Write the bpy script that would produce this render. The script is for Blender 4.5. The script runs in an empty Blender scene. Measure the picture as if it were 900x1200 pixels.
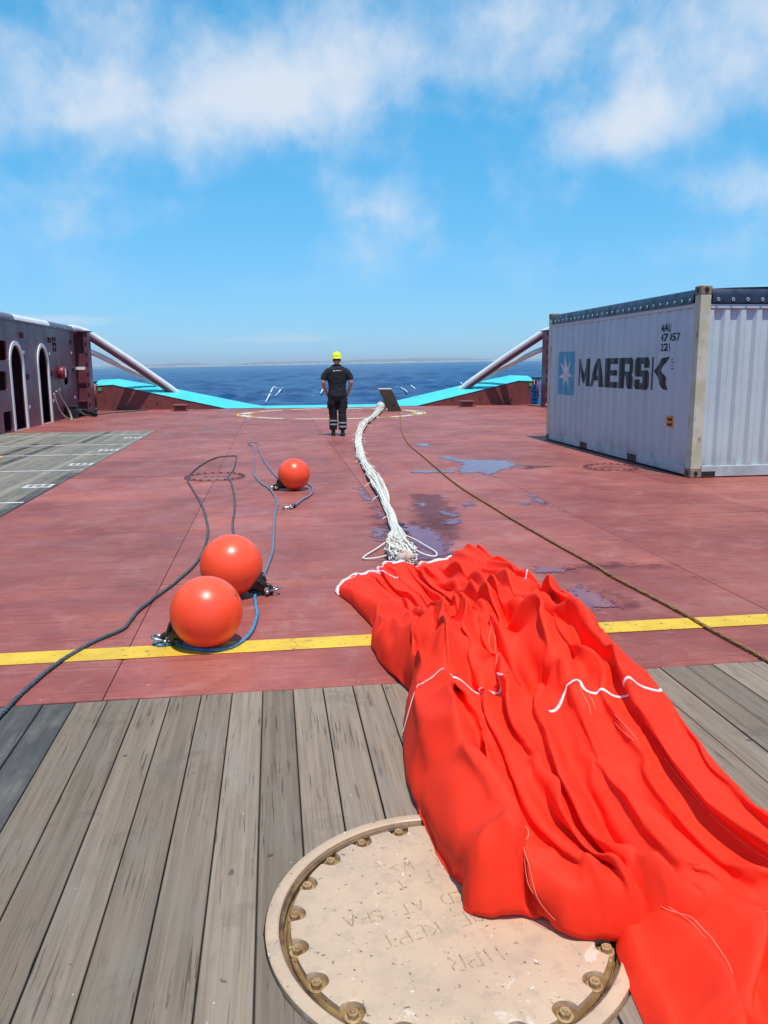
import bpy, bmesh, math, random
import numpy as np
from mathutils import Vector, Matrix, Euler, noise as mnoise
from mathutils.bvhtree import BVHTree

random.seed(7)
scene = bpy.context.scene
COL = scene.collection
R = math.radians

# ---------------------------------------------------------------- camera
cam_data = bpy.data.cameras.new('camera')
cam = bpy.data.objects.new('camera', cam_data)
COL.objects.link(cam)
scene.camera = cam
cam_data.sensor_fit = 'VERTICAL'
cam_data.sensor_height = 36.0
cam_data.sensor_width = 27.0
cam_data.lens = 943.94 / 1200 * 36.0
cam_data.clip_start = 0.05
cam_data.clip_end = 60000
YAW, PITCH, ROLL, EYE = 0.134684, 0.180051, -0.0074054, 1.5723
fwd = Vector((math.sin(YAW) * math.cos(PITCH), math.cos(YAW) * math.cos(PITCH), -math.sin(PITCH)))
rgt = Vector((math.cos(YAW), -math.sin(YAW), 0))
upv = rgt.cross(fwd)
r2 = rgt * math.cos(ROLL) + upv * math.sin(ROLL)
u2 = upv * math.cos(ROLL) - rgt * math.sin(ROLL)
M = Matrix((r2, u2, -fwd)).transposed().to_4x4()
M.translation = (0, 0, EYE)
cam.matrix_world = M

# ---------------------------------------------------------------- sky
SUN_DIR = Vector((0.06, -0.33, 0.94)).normalized()
world = bpy.data.worlds.new('World')
scene.world = world
world.use_nodes = True
wn, wl = world.node_tree.nodes, world.node_tree.links
wn.clear()
w_out = wn.new('ShaderNodeOutputWorld')
w_bg = wn.new('ShaderNodeBackground')
w_bg.inputs['Strength'].default_value = 0.13
wl.new(w_bg.outputs[0], w_out.inputs[0])
sky = wn.new('ShaderNodeTexSky')
sky.sky_type = 'NISHITA'
sky.sun_disc = False
sky.sun_elevation = math.asin(SUN_DIR.z)
sky.sun_rotation = math.atan2(SUN_DIR.x, SUN_DIR.y)
sky.altitude = 0
sky.air_density = 1.0
sky.dust_density = 0.25
sky.ozone_density = 2.5


def wnode(kind, **kw):
    n = wn.new(kind)
    for k, v in kw.items():
        setattr(n, k, v)
    return n


def wmath(op, a, b=None, clamp=False):
    n = wn.new('ShaderNodeMath')
    n.operation = op
    n.use_clamp = clamp
    for i, v in enumerate((a, b)):
        if v is None:
            continue
        if isinstance(v, (int, float)):
            n.inputs[i].default_value = v
        else:
            wl.new(v, n.inputs[i])
    return n.outputs[0]


def wmap(v, a, b, c, d, smooth=True):
    n = wn.new('ShaderNodeMapRange')
    n.interpolation_type = 'SMOOTHSTEP' if smooth else 'LINEAR'
    wl.new(v, n.inputs['Value'])
    for k, x in (('From Min', a), ('From Max', b), ('To Min', c), ('To Max', d)):
        n.inputs[k].default_value = x
    return n.outputs[0]


tc = wn.new('ShaderNodeTexCoord')
sep = wn.new('ShaderNodeSeparateXYZ')
wl.new(tc.outputs['Generated'], sep.inputs[0])
# the cloud sheet: directions dropped onto a flat layer overhead
hz = wmath('ADD', wmath('MAXIMUM', sep.outputs['Z'], 0.0), 0.16)
com = wn.new('ShaderNodeCombineXYZ')
wl.new(wmath('DIVIDE', sep.outputs['X'], hz), com.inputs[0])
wl.new(wmath('DIVIDE', sep.outputs['Y'], hz), com.inputs[1])


def wnoise(scale, detail, rough, dist, loc, sphere=False):
    mp = wn.new('ShaderNodeMapping')
    mp.inputs['Location'].default_value = loc
    wl.new(tc.outputs['Generated'] if sphere else com.outputs[0], mp.inputs['Vector'])
    n = wn.new('ShaderNodeTexNoise')
    n.inputs['Scale'].default_value = scale
    n.inputs['Detail'].default_value = detail
    n.inputs['Roughness'].default_value = rough
    n.inputs['Distortion'].default_value = dist
    wl.new(mp.outputs[0], n.inputs['Vector'])
    return n.outputs['Fac']


def cloud_bank(d, size, amount):
    """a bank of cloud round the direction d on the sheet"""
    c = (d[0] / (d[2] + 0.16), d[1] / (d[2] + 0.16), 0)
    n = wn.new('ShaderNodeVectorMath')
    n.operation = 'DISTANCE'
    wl.new(com.outputs[0], n.inputs[0])
    n.inputs[1].default_value = c
    return wmap(n.outputs['Value'], 0.0, size, amount, 0.0)


big = wnoise(1.1, 3, 0.5, 0.2, (3.1, 1.7, 0))
puff = wnoise(7.5, 5, 0.52, 0.1, (0.4, 5.2, 1.1), True)
fine = wnoise(22.0, 7, 0.62, 0.2, (7.3, 2.2, 0.4), True)
density = wmath('ADD', wmath('MULTIPLY', puff, 0.80), wmath('MULTIPLY', fine, 0.30))
density = wmath('ADD', density, wmath('MULTIPLY', big, 0.30))
for d, s, a in (((-0.24, 0.93, 0.30), 0.70, 0.22), ((-0.07, 0.95, 0.28), 0.55, 0.20),
                ((0.17, 0.935, 0.325), 0.42, 0.24), ((0.05, 0.95, 0.27), 0.35, 0.11),
                ((0.37, 0.89, 0.245), 0.34, 0.22), ((0.46, 0.86, 0.27), 0.36, 0.15),
                ((0.52, 0.83, 0.19), 0.42, 0.24), ((0.48, 0.82, 0.33), 0.55, 0.20),
                ((0.30, 0.89, 0.36), 0.40, 0.13)):
    density = wmath('ADD', density, cloud_bank(d, s, a))
mask = wmap(density, 0.66, 1.12, 0.0, 0.88)
# low streaks of cloud near the horizon
st = wn.new('ShaderNodeMapping')
st.inputs['Scale'].default_value = (2.2, 2.2, 26)
wl.new(tc.outputs['Generated'], st.inputs['Vector'])
sn = wn.new('ShaderNodeTexNoise')
sn.inputs['Scale'].default_value = 1.6
sn.inputs['Detail'].default_value = 5
wl.new(st.outputs[0], sn.inputs['Vector'])
streak = wmath('MULTIPLY', wmap(sn.outputs['Fac'], 0.56, 0.72, 0, 0.45),
               wmath('MULTIPLY', wmap(sep.outputs['Z'], 0.015, 0.04, 0, 1), wmap(sep.outputs['Z'], 0.05, 0.10, 1, 0)))
mask = wmath('MAXIMUM', wmath('MULTIPLY', mask, wmap(sep.outputs['Z'], 0.05, 0.17, 0, 1)), streak)
# the phone's rendering of the sky: a bluer, flatter gradient over the whole dome
s_rgb = wn.new('ShaderNodeSeparateColor')
wl.new(sky.outputs[0], s_rgb.inputs[0])
tint = wn.new('ShaderNodeCombineColor')
wl.new(wmath('MULTIPLY', s_rgb.outputs[0], 0.34), tint.inputs[0])
wl.new(wmath('MULTIPLY', wmath('POWER', s_rgb.outputs[1], 0.50), 1.60), tint.inputs[1])
wl.new(wmath('MULTIPLY', wmath('POWER', s_rgb.outputs[2], 0.50), 2.36), tint.inputs[2])
mix = wn.new('ShaderNodeMix')
mix.data_type = 'RGBA'
wl.new(mask, mix.inputs['Factor'])
wl.new(tint.outputs[0], mix.inputs['A'])
mix.inputs['B'].default_value = (4.7, 5.05, 5.6, 1)
wl.new(mix.outputs['Result'], w_bg.inputs['Color'])

# ---------------------------------------------------------------- sun
sun_data = bpy.data.lights.new('sun', 'SUN')
sun_data.energy = 3.7
sun_data.angle = R(0.5)
sun_data.color = (1.0, 0.955, 0.89)
sun = bpy.data.objects.new('sun', sun_data)
COL.objects.link(sun)
sun.rotation_euler = (-SUN_DIR).to_track_quat('-Z', 'Y').to_euler()

scene.view_settings.view_transform = 'Standard'
scene.view_settings.look = 'None'
scene.view_settings.exposure = 0.35
scene.view_settings.gamma = 1.0
scene.view_settings.use_curve_mapping = False

# ---------------------------------------------------------------- mesh helpers
class MB:
    """collects shapes and links them as one mesh object"""

    def __init__(self):
        self.v, self.f = [], []

    def add(self, vs, fs):
        o = len(self.v)
        self.v += [tuple(a) for a in vs]
        self.f += [tuple(i + o for i in f) for f in fs]
        return self

    def box(self, x0, x1, y0, y1, z0, z1, mat=None):
        vs = [Vector((x, y, z)) for z in (z0, z1) for y in (y0, y1) for x in (x0, x1)]
        if mat is not None:
            vs = [mat @ q for q in vs]
        return self.add(vs, [(0, 2, 3, 1), (4, 5, 7, 6), (0, 1, 5, 4), (1, 3, 7, 5), (3, 2, 6, 7), (2, 0, 4, 6)])

    def bbox(self, x0, x1, y0, y1, z0, z1, b=0.01, mat=None):
        """box whose long edges are chamfered by b (eight-sided in every section)"""
        bm = bmesh.new()
        bmesh.ops.create_cube(bm, size=1)
        for q in bm.verts:
            q.co = Vector(((x0 + x1) / 2 + q.co.x * (x1 - x0), (y0 + y1) / 2 + q.co.y * (y1 - y0), (z0 + z1) / 2 + q.co.z * (z1 - z0)))
        bmesh.ops.bevel(bm, geom=list(bm.edges), offset=b, segments=2, affect='EDGES', profile=0.5)
        vs = [mat @ q.co if mat is not None else q.co.copy() for q in bm.verts]
        bm.verts.index_update()
        fs = [[q.index for q in f.verts] for f in bm.faces]
        bm.free()
        return self.add(vs, fs)

    def tube(self, path, r, n=8, closed=False, cap=True, squash=1.0):
        pts = [Vector(q) for q in path]
        m = len(pts)
        rs = r if isinstance(r, (list, tuple)) else [r] * m
        o = len(self.v)
        nrm = None
        for i, q in enumerate(pts):
            if closed:
                t = pts[(i + 1) % m] - pts[i - 1]
            else:
                t = pts[min(i + 1, m - 1)] - pts[max(i - 1, 0)]
            t = t.normalized() if t.length > 1e-9 else Vector((0, 0, 1))
            if nrm is None:
                nrm = Vector((0, 0, 1)) if abs(t.z) < 0.9 else Vector((1, 0, 0))
            nrm = (nrm - t * nrm.dot(t)).normalized()
            b = t.cross(nrm)
            for k in range(n):
                a = 2 * math.pi * k / n
                self.v.append(tuple(q + (nrm * math.cos(a) * squash + b * math.sin(a)) * rs[i]))
        for i in range(m if closed else m - 1):
            j = (i + 1) % m
            for k in range(n):
                l = (k + 1) % n
                self.f.append((o + i * n + k, o + i * n + l, o + j * n + l, o + j * n + k))
        if cap and not closed:
            self.f.append(tuple(o + k for k in range(n))[::-1])
            self.f.append(tuple(o + (m - 1) * n + k for k in range(n)))
        return self

    def lathe(self, prof, n=24, mat=None, cap=True):
        o = len(self.v)
        m = len(prof)
        for (r, z) in prof:
            for k in range(n):
                a = 2 * math.pi * k / n
                q = Vector((r * math.cos(a), r * math.sin(a), z))
                self.v.append(tuple(mat @ q if mat is not None else q))
        for i in range(m - 1):
            for k in range(n):
                l = (k + 1) % n
                self.f.append((o + i * n + k, o + i * n + l, o + (i + 1) * n + l, o + (i + 1) * n + k))
        if cap:
            self.f.append(tuple(o + k for k in range(n))[::-1])
            self.f.append(tuple(o + (m - 1) * n + k for k in range(n)))
        return self

    def prism(self, poly, h0, h1, mat=None, holes=()):
        """a flat outline (with holes) in xy, from h0 to h1 in z"""
        bm = bmesh.new()
        es = []
        for ring in [poly] + list(holes):
            vs = [bm.verts.new((x, y, h0)) for x, y in ring]
            es += [bm.edges.new((vs[i], vs[(i + 1) % len(vs)])) for i in range(len(vs))]
        bmesh.ops.triangle_fill(bm, use_beauty=True, use_dissolve=False, edges=es, normal=(0, 0, 1))
        if abs(h1 - h0) > 1e-9:
            g = bmesh.ops.extrude_face_region(bm, geom=list(bm.faces))
            for q in g['geom']:
                if isinstance(q, bmesh.types.BMVert):
                    q.co.z = h1
        bmesh.ops.recalc_face_normals(bm, faces=list(bm.faces))
        if abs(h1 - h0) <= 1e-9:
            for f in bm.faces:
                if f.normal.z < 0:
                    f.normal_flip()
        bm.verts.index_update()
        vs = [mat @ q.co if mat is not None else q.co.copy() for q in bm.verts]
        fs = [[q.index for q in f.verts] for f in bm.faces]
        bm.free()
        return self.add(vs, fs)

    def ball(self, c, r, seg=16, rings=10, sc=(1, 1, 1)):
        prof = [(max(1e-4, math.sin(math.pi * i / rings)) * r, -math.cos(math.pi * i / rings) * r) for i in range(rings + 1)]
        return self.lathe(prof, seg, Matrix.Translation(c) @ Matrix.Diagonal((*sc, 1)))

    def mesh(self, name, smooth=False):
        me = bpy.data.meshes.new(name)
        me.from_pydata(self.v, [], self.f)
        me.validate()
        if smooth:
            me.shade_smooth()
        return me

    def build(self, name, mat, parent=None, smooth=False, recalc=True):
        me = self.mesh(name, smooth)
        if recalc:
            bm = bmesh.new()
            bm.from_mesh(me)
            bmesh.ops.recalc_face_normals(bm, faces=list(bm.faces))
            bm.to_mesh(me)
            bm.free()
        return link(name, me, mat, parent)


def link(name, me, mat, parent=None):
    o = bpy.data.objects.new(name, me)
    COL.objects.link(o)
    if mat is not None and not me.materials:
        me.materials.append(mat)
    if parent is not None:
        o.parent = parent
        o.matrix_parent_inverse = parent.matrix_basis.inverted()
    return o


def tag(o, label, cat, group=None):
    o['label'] = label
    o['category'] = cat
    if group:
        o['group'] = group
    return o


def struct(o, kind='structure'):
    o['kind'] = kind
    return o


def thing(name, label, cat, loc=(0, 0, 0), group=None):
    o = bpy.data.objects.new(name, None)
    o.empty_display_size = 0.1
    COL.objects.link(o)
    o.location = loc
    return tag(o, label, cat, group)


def smooth_by_angle(o, deg=35):
    me = o.data
    me.shade_smooth()
    bm = bmesh.new()
    bm.from_mesh(me)
    for e in bm.edges:
        if len(e.link_faces) == 2 and e.calc_face_angle(0) > R(deg):
            e.smooth = False
    bm.to_mesh(me)
    bm.free()
    return o


def curve_pts(ctrl, step=0.03):
    """Catmull-Rom through the control points, resampled"""
    P = [Vector(q) for q in ctrl]
    P = [P[0] * 2 - P[1]] + P + [P[-1] * 2 - P[-2]]
    out = []
    for i in range(1, len(P) - 2):
        a, b, c, d = P[i - 1:i + 3]
        n = max(2, int((c - b).length / step))
        for k in range(n):
            t = k / n
            out.append(0.5 * (2 * b + (c - a) * t + (2 * a - 5 * b + 4 * c - d) * t * t + (3 * b - a - 3 * c + d) * t ** 3))
    out.append(P[-2])
    return out


# ---------------------------------------------------------------- material helpers
class NT:
    def __init__(self, name):
        self.m = bpy.data.materials.new(name)
        self.m.use_nodes = True
        self.n, self.l = self.m.node_tree.nodes, self.m.node_tree.links
        self.bsdf = self.n['Principled BSDF']
        self._pos = None

    def node(self, kind, **kw):
        n = self.n.new(kind)
        for k, v in kw.items():
            setattr(n, k, v)
        return n

    def put(self, sock, v):
        if isinstance(v, bpy.types.NodeSocket):
            self.l.new(v, sock)
        elif isinstance(v, (tuple, list)) and len(v) == 3 and sock.type == 'RGBA':
            sock.default_value = (*v, 1)
        else:
            sock.default_value = v

    def pos(self):
        if self._pos is None:
            self._pos = self.node('ShaderNodeNewGeometry').outputs['Position']
        return self._pos

    def obj(self):
        return self.node('ShaderNodeTexCoord').outputs['Object']

    def rand(self):
        return self.node('ShaderNodeObjectInfo').outputs['Random']

    def mapping(self, vec, scale=(1, 1, 1), loc=(0, 0, 0), rot=(0, 0, 0)):
        n = self.node('ShaderNodeMapping')
        self.put(n.inputs['Vector'], vec)
        n.inputs['Scale'].default_value = scale
        self.put(n.inputs['Location'], loc)
        n.inputs['Rotation'].default_value = rot
        return n.outputs[0]

    def noise(self, scale, detail=4, rough=0.55, vec=None, dist=0.0, out='Fac'):
        n = self.node('ShaderNodeTexNoise')
        self.put(n.inputs['Vector'], vec if vec is not None else self.pos())
        n.inputs['Scale'].default_value = scale
        n.inputs['Detail'].default_value = detail
        n.inputs['Roughness'].default_value = rough
        n.inputs['Distortion'].default_value = dist
        return n.outputs[out]

    def voro(self, scale, vec=None, feature='F1'):
        n = self.node('ShaderNodeTexVoronoi', feature=feature)
        self.put(n.inputs['Vector'], vec if vec is not None else self.pos())
        n.inputs['Scale'].default_value = scale
        return n.outputs['Distance']

    def rng(self, v, a, b, c=0.0, d=1.0, smooth=True):
        n = self.node('ShaderNodeMapRange', interpolation_type='SMOOTHSTEP' if smooth else 'LINEAR')
        self.put(n.inputs['Value'], v)
        for k, x in (('From Min', a), ('From Max', b), ('To Min', c), ('To Max', d)):
            self.put(n.inputs[k], x)
        return n.outputs[0]

    def math(self, op, a, b=0.0, clamp=False):
        n = self.node('ShaderNodeMath', operation=op, use_clamp=clamp)
        self.put(n.inputs[0], a)
        self.put(n.inputs[1], b)
        return n.outputs[0]

    def mix(self, f, a, b, blend='MIX'):
        n = self.node('ShaderNodeMix', data_type='RGBA', blend_type=blend)
        self.put(n.inputs['Factor'], f)
        self.put(n.inputs['A'], a)
        self.put(n.inputs['B'], b)
        return n.outputs['Result']

    def bump(self, h, strength=0.3, dist=0.01, prev=None):
        n = self.node('ShaderNodeBump')
        n.inputs['Strength'].default_value = strength
        n.inputs['Distance'].default_value = dist
        self.put(n.inputs['Height'], h)
        if prev is not None:
            self.put(n.inputs['Normal'], prev)
        return n.outputs[0]

    def set(self, **kw):
        names = dict(color='Base Color', rough='Roughness', normal='Normal', metal='Metallic', ior='IOR', spec='Specular IOR Level',
                     trans='Transmission Weight', alpha='Alpha', sheen='Sheen Weight', coat='Coat Weight', emis='Emission Color', emis_s='Emission Strength',
                     sub='Subsurface Weight', coat_rough='Coat Roughness', sheen_rough='Sheen Roughness')
        for k, v in kw.items():
            self.put(self.bsdf.inputs[names[k]], v)
        return self.m


def paint(name, col, col2=None, rough=0.5, nscale=3.0, bump=0.15, wear=None, wear_amt=0.62, coat=0.0, metal=0.0, bscale=60):
    """painted or plain surface with soft blotches, fine relief and optional worn flecks"""
    t = NT(name)
    col2 = col2 or tuple(c * 0.75 for c in col)
    c = t.mix(t.rng(t.noise(nscale, 5, 0.6), 0.35, 0.68), col, col2)
    if wear:
        c = t.mix(t.rng(t.noise(nscale * 5, 8, 0.7), wear_amt, wear_amt + 0.06), c, wear)
    r = t.rng(t.noise(nscale * 2.3, 3), 0.3, 0.7, max(0.02, rough - 0.1), min(1, rough + 0.12))
    t.set(color=c, rough=r, coat=coat, metal=metal)
    if bump:
        t.set(normal=t.bump(t.noise(bscale, 4), bump, 0.004))
    return t.m

# ---------------------------------------------------------------- materials
def m_deck():
    t = NT('red_deck_paint')
    base = t.mix(t.rng(t.noise(0.7, 9, 0.72), 0.36, 0.64), (0.385, 0.108, 0.078), (0.258, 0.060, 0.044))
    base = t.mix(t.math('MULTIPLY', t.rng(t.noise(2.6, 7, 0.65, dist=0.6), 0.50, 0.68), 0.48), base, (0.41, 0.170, 0.138))
    # foot-worn streaks run across the deck
    sv = t.mapping(t.pos(), (1.1, 7.0, 1))
    base = t.mix(t.math('MULTIPLY', t.rng(t.noise(1.4, 6, 0.65, vec=sv), 0.52, 0.74), 0.5), base, (0.21, 0.050, 0.050))
    # pale scuffs and dark scrapes
    sc = t.mapping(t.pos(), (3.0, 16.0, 1), rot=(0, 0, 0.25))
    base = t.mix(t.math('MULTIPLY', t.rng(t.noise(2.0, 8, 0.72, vec=sc), 0.63, 0.72), 0.7), base, (0.52, 0.30, 0.26))
    sd = t.mapping(t.pos(), (5.0, 20.0, 1), rot=(0, 0, -0.12), loc=(4, 8, 0))
    base = t.mix(t.math('MULTIPLY', t.rng(t.noise(1.6, 8, 0.7, vec=sd), 0.62, 0.68), 0.75), base, (0.10, 0.030, 0.030))
    # chips
    base = t.mix(t.math('MULTIPLY', t.rng(t.noise(9, 8, 0.75), 0.52, 0.66), 0.5), base, (0.215, 0.052, 0.046))
    base = t.mix(t.math('MULTIPLY', t.rng(t.noise(30, 4, 0.6), 0.68, 0.73), 0.6), base, (0.12, 0.045, 0.04))
    base = t.mix(t.rng(t.noise(17, 5, 0.6), 0.725, 0.75), base, (0.62, 0.52, 0.48))
    # thin drag marks left by chain and wire
    for rot, loc in ((0.05, (3, 1, 0)), (1.35, (7, 2, 0)), (-0.4, (1, 9, 0))):
        dv = t.mapping(t.pos(), (0.9, 34.0, 1), loc=loc, rot=(0, 0, rot))
        base = t.mix(t.math('MULTIPLY', t.rng(t.noise(1.0, 5, 0.6, vec=dv, dist=0.25), 0.60, 0.66), 0.55), base, (0.16, 0.042, 0.034))
        dv2 = t.mapping(t.pos(), (1.3, 46.0, 1), loc=(loc[1], loc[0], 0), rot=(0, 0, rot + 0.2))
        base = t.mix(t.math('MULTIPLY', t.rng(t.noise(1.0, 5, 0.6, vec=dv2, dist=0.25), 0.63, 0.69), 0.45), base, (0.48, 0.25, 0.20))
    base = t.mix(t.math('MULTIPLY', t.rng(t.noise(85, 3, 0.6), 0.5, 0.72), 0.28), base, (0.20, 0.055, 0.042))
    tint = t.rng(t.rand(), 0, 1, 0.84, 1.10, smooth=False)
    n = t.node('ShaderNodeVectorMath', operation='SCALE')
    t.put(n.inputs[0], base)
    t.put(n.inputs['Scale'], tint)
    rough = t.rng(t.noise(2.2, 5), 0.3, 0.7, 0.42, 0.62)
    t.set(color=n.outputs[0], rough=rough, spec=0.4,
          normal=t.bump(t.noise(45, 6, 0.65), 0.28, 0.006, t.bump(t.noise(1.1, 2), 0.25, 0.03)))
    return t.m


def m_wood(name, a, b, dark, wet=0.0, axis_scale=(34, 1.1, 34)):
    t = NT(name)
    off = t.node('ShaderNodeCombineXYZ')
    rnd = t.rand()
    t.put(off.inputs[0], t.math('MULTIPLY', rnd, 37.0))
    t.put(off.inputs[1], t.math('MULTIPLY', rnd, 91.0))
    gv = t.mapping(t.pos(), axis_scale, loc=off.outputs[0])
    fine = t.mapping(t.pos(), (axis_scale[0] * 4.5, axis_scale[1] * 2.2, 60), loc=off.outputs[0])
    grain = t.noise(1.0, 6, 0.6, vec=gv, dist=0.35)
    grain2 = t.noise(1.0, 4, 0.6, vec=fine)
    c = t.mix(t.rng(grain, 0.30, 0.70), a, b)
    c = t.mix(t.math('MULTIPLY', t.rng(grain2, 0.45, 0.75), 0.42), c, dark)
    # grey weathering and brown patches
    pv = t.mapping(t.pos(), (5.0, 1.7, 1), loc=off.outputs[0])
    c = t.mix(t.math('MULTIPLY', t.rng(t.noise(1.0, 5, 0.6, vec=pv), 0.45, 0.72), 0.55), c, (0.245, 0.208, 0.170))
    c = t.mix(t.math('MULTIPLY', t.rng(t.noise(3.2, 5, 0.65, dist=0.6), 0.55, 0.70), 0.55), c, (0.150, 0.112, 0.082))
    # drying cracks
    cv = t.mapping(t.pos(), (95, 2.6, 1), loc=off.outputs[0])
    crack = t.rng(t.noise(1.0, 3, 0.5, vec=cv, dist=0.9), 0.60, 0.64)
    gate = t.rng(t.noise(1.6, 2, vec=pv), 0.44, 0.60)
    crack = t.math('MULTIPLY', crack, gate)
    c = t.mix(t.math('MULTIPLY', crack, 0.62), c, (0.035, 0.03, 0.027))
    # spots of dirt, specks of paint
    c = t.mix(t.math('MULTIPLY', t.rng(t.noise(13, 4, 0.5), 0.70, 0.735), 0.75), c, (0.06, 0.048, 0.04))
    c = t.mix(t.math('MULTIPLY', t.rng(t.noise(55, 3, 0.5), 0.735, 0.76), 0.8), c, (0.5, 0.48, 0.44))
    s = t.node('ShaderNodeVectorMath', operation='SCALE')
    t.put(s.inputs[0], c)
    t.put(s.inputs['Scale'], t.rng(rnd, 0, 1, 0.74, 1.16, smooth=False))
    h = t.math('SUBTRACT', t.math('ADD', t.math('MULTIPLY', grain, 0.5), t.math('MULTIPLY', grain2, 0.35)), crack)
    t.set(color=s.outputs[0], rough=0.72, spec=0.3, normal=t.bump(h, 0.55, 0.004))
    return t.m


def m_hatch():
    t = NT('cream_hatch_paint')
    c = t.mix(t.rng(t.noise(5, 6, 0.6), 0.35, 0.66), (0.545, 0.375, 0.245), (0.475, 0.332, 0.225))
    c = t.mix(t.math('MULTIPLY', t.rng(t.noise(16, 6, 0.7), 0.50, 0.66), 0.6), c, (0.40, 0.285, 0.20))
    c = t.mix(t.math('MULTIPLY', t.rng(t.noise(9, 5, 0.6, dist=0.5), 0.62, 0.66), 0.5), c, (0.68, 0.58, 0.50))
    c = t.mix(t.math('MULTIPLY', t.rng(t.noise(58, 5, 0.6), 0.64, 0.68), 0.85), c, (0.13, 0.085, 0.055))
    c = t.mix(t.rng(t.noise(9.5, 7, 0.7), 0.685, 0.715), c, (0.12, 0.05, 0.025))
    c = t.mix(t.math('MULTIPLY', t.rng(t.noise(40, 4, 0.6), 0.69, 0.72), 0.8), c, (0.80, 0.76, 0.70))
    t.set(color=c, rough=t.rng(t.noise(12, 4), 0.3, 0.7, 0.42, 0.66), normal=t.bump(t.noise(70, 6, 0.65), 0.35, 0.004))
    return t.m


def m_rust():
    t = NT('rusty_yellow_channel')
    c = t.mix(t.rng(t.noise(14, 5, 0.6), 0.38, 0.62), (0.26, 0.155, 0.055), (0.17, 0.085, 0.028))
    c = t.mix(t.rng(t.noise(22, 7, 0.7), 0.56, 0.64), c, (0.11, 0.045, 0.018))
    c = t.mix(t.rng(t.noise(50, 5, 0.6), 0.63, 0.68), c, (0.48, 0.36, 0.22))
    t.set(color=c, rough=0.55, normal=t.bump(t.noise(90, 6), 0.5, 0.004))
    return t.m


def m_container():
    t = NT('grey_container_paint')
    c = t.mix(t.rng(t.noise(1.3, 6, 0.6), 0.35, 0.65), (0.50, 0.565, 0.60), (0.45, 0.51, 0.55))
    v = t.mapping(t.pos(), (7, 7, 0.45))
    c = t.mix(t.math('MULTIPLY', t.rng(t.noise(1.0, 6, 0.65, vec=v), 0.5, 0.72), 0.35), c, (0.33, 0.33, 0.34))
    c = t.mix(t.rng(t.noise(7.5, 7, 0.72), 0.705, 0.725), c, (0.10, 0.06, 0.045))
    # grime gathers in the lowest hand's breadth
    z = t.node('ShaderNodeSeparateXYZ')
    t.put(z.inputs[0], t.pos())
    g = t.math('MULTIPLY', t.rng(z.outputs['Z'], 0.12, 0.42, 1, 0), t.rng(t.noise(3.0, 5, 0.6), 0.35, 0.7))
    c = t.mix(t.math('MULTIPLY', g, 0.55), c, (0.20, 0.19, 0.175))
    t.set(color=c, rough=0.45, normal=t.bump(t.noise(9, 3), 0.15, 0.01))
    return t.m


def m_post():
    t = NT('yellowed_corner_post')
    c = t.mix(t.rng(t.noise(3.2, 6, 0.65), 0.4, 0.6), (0.55, 0.53, 0.43), (0.46, 0.43, 0.30))
    v = t.mapping(t.pos(), (14, 14, 3.0))
    c = t.mix(t.rng(t.noise(1.0, 7, 0.7, vec=v), 0.60, 0.67), c, (0.16, 0.085, 0.045))
    t.set(color=c, rough=0.55, normal=t.bump(t.noise(30, 5), 0.3, 0.004))
    return t.m


def m_bulwark():
    t = NT('wine_red_gloss_paint')
    c = t.mix(t.rng(t.noise(0.8, 5, 0.6), 0.35, 0.65), (0.165, 0.045, 0.066), (0.130, 0.034, 0.050))
    v = t.mapping(t.pos(), (4, 4, 0.4))
    c = t.mix(t.math('MULTIPLY', t.rng(t.noise(1.0, 6, 0.6, vec=v), 0.52, 0.72), 0.5), c, (0.16, 0.045, 0.045))
    t.set(color=c, rough=t.rng(t.noise(1.7, 4), 0.3, 0.7, 0.34, 0.46))
    return t.m


def m_fabric():
    t = NT('orange_red_nylon')
    c = t.mix(t.rng(t.noise(2.5, 5, 0.6), 0.35, 0.68), (0.90, 0.038, 0.014), (0.87, 0.031, 0.011))
    weave = t.math('ADD', t.noise(420, 2), t.math('MULTIPLY', t.noise(60, 4), 0.8))
    soft = t.noise(9, 4, 0.5, dist=0.5, vec=t.mapping(t.pos(), (1.0, 0.4, 1.0)))
    nb = t.bump(weave, 0.10, 0.002, t.bump(soft, 0.22, 0.012))
    t.set(color=c, rough=0.70, spec=0.16, normal=nb)
    return t.m


def m_rope(name, a, b, twist=55, rough=0.8):
    t = NT(name)
    c = t.mix(t.rng(t.noise(26, 5, 0.7), 0.38, 0.62), a, b)
    c = t.mix(t.math('MULTIPLY', t.rng(t.noise(120, 3), 0.45, 0.7), 0.6), c, tuple(x * 0.55 for x in a))
    t.set(color=c, rough=rough, normal=t.bump(t.noise(150, 3), 0.6, 0.004))
    return t.m


def m_buoy():
    t = NT('orange_buoy_vinyl')
    c = t.mix(t.rng(t.noise(3, 4, 0.6), 0.35, 0.65), (0.95, 0.100, 0.031), (0.93, 0.082, 0.027))
    c = t.mix(t.math('MULTIPLY', t.rng(t.noise(16, 7, 0.7), 0.56, 0.66), 0.5), c, (0.60, 0.075, 0.035))
    t.set(color=c, rough=t.rng(t.noise(9, 5), 0.3, 0.7, 0.26, 0.40), spec=0.5, sub=0.55, normal=t.bump(t.noise(35, 4), 0.04, 0.004))
    t.put(t.bsdf.inputs['Subsurface Radius'], (1.0, 0.16, 0.06))
    t.put(t.bsdf.inputs['Subsurface Scale'], 0.16)
    return t.m


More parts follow.
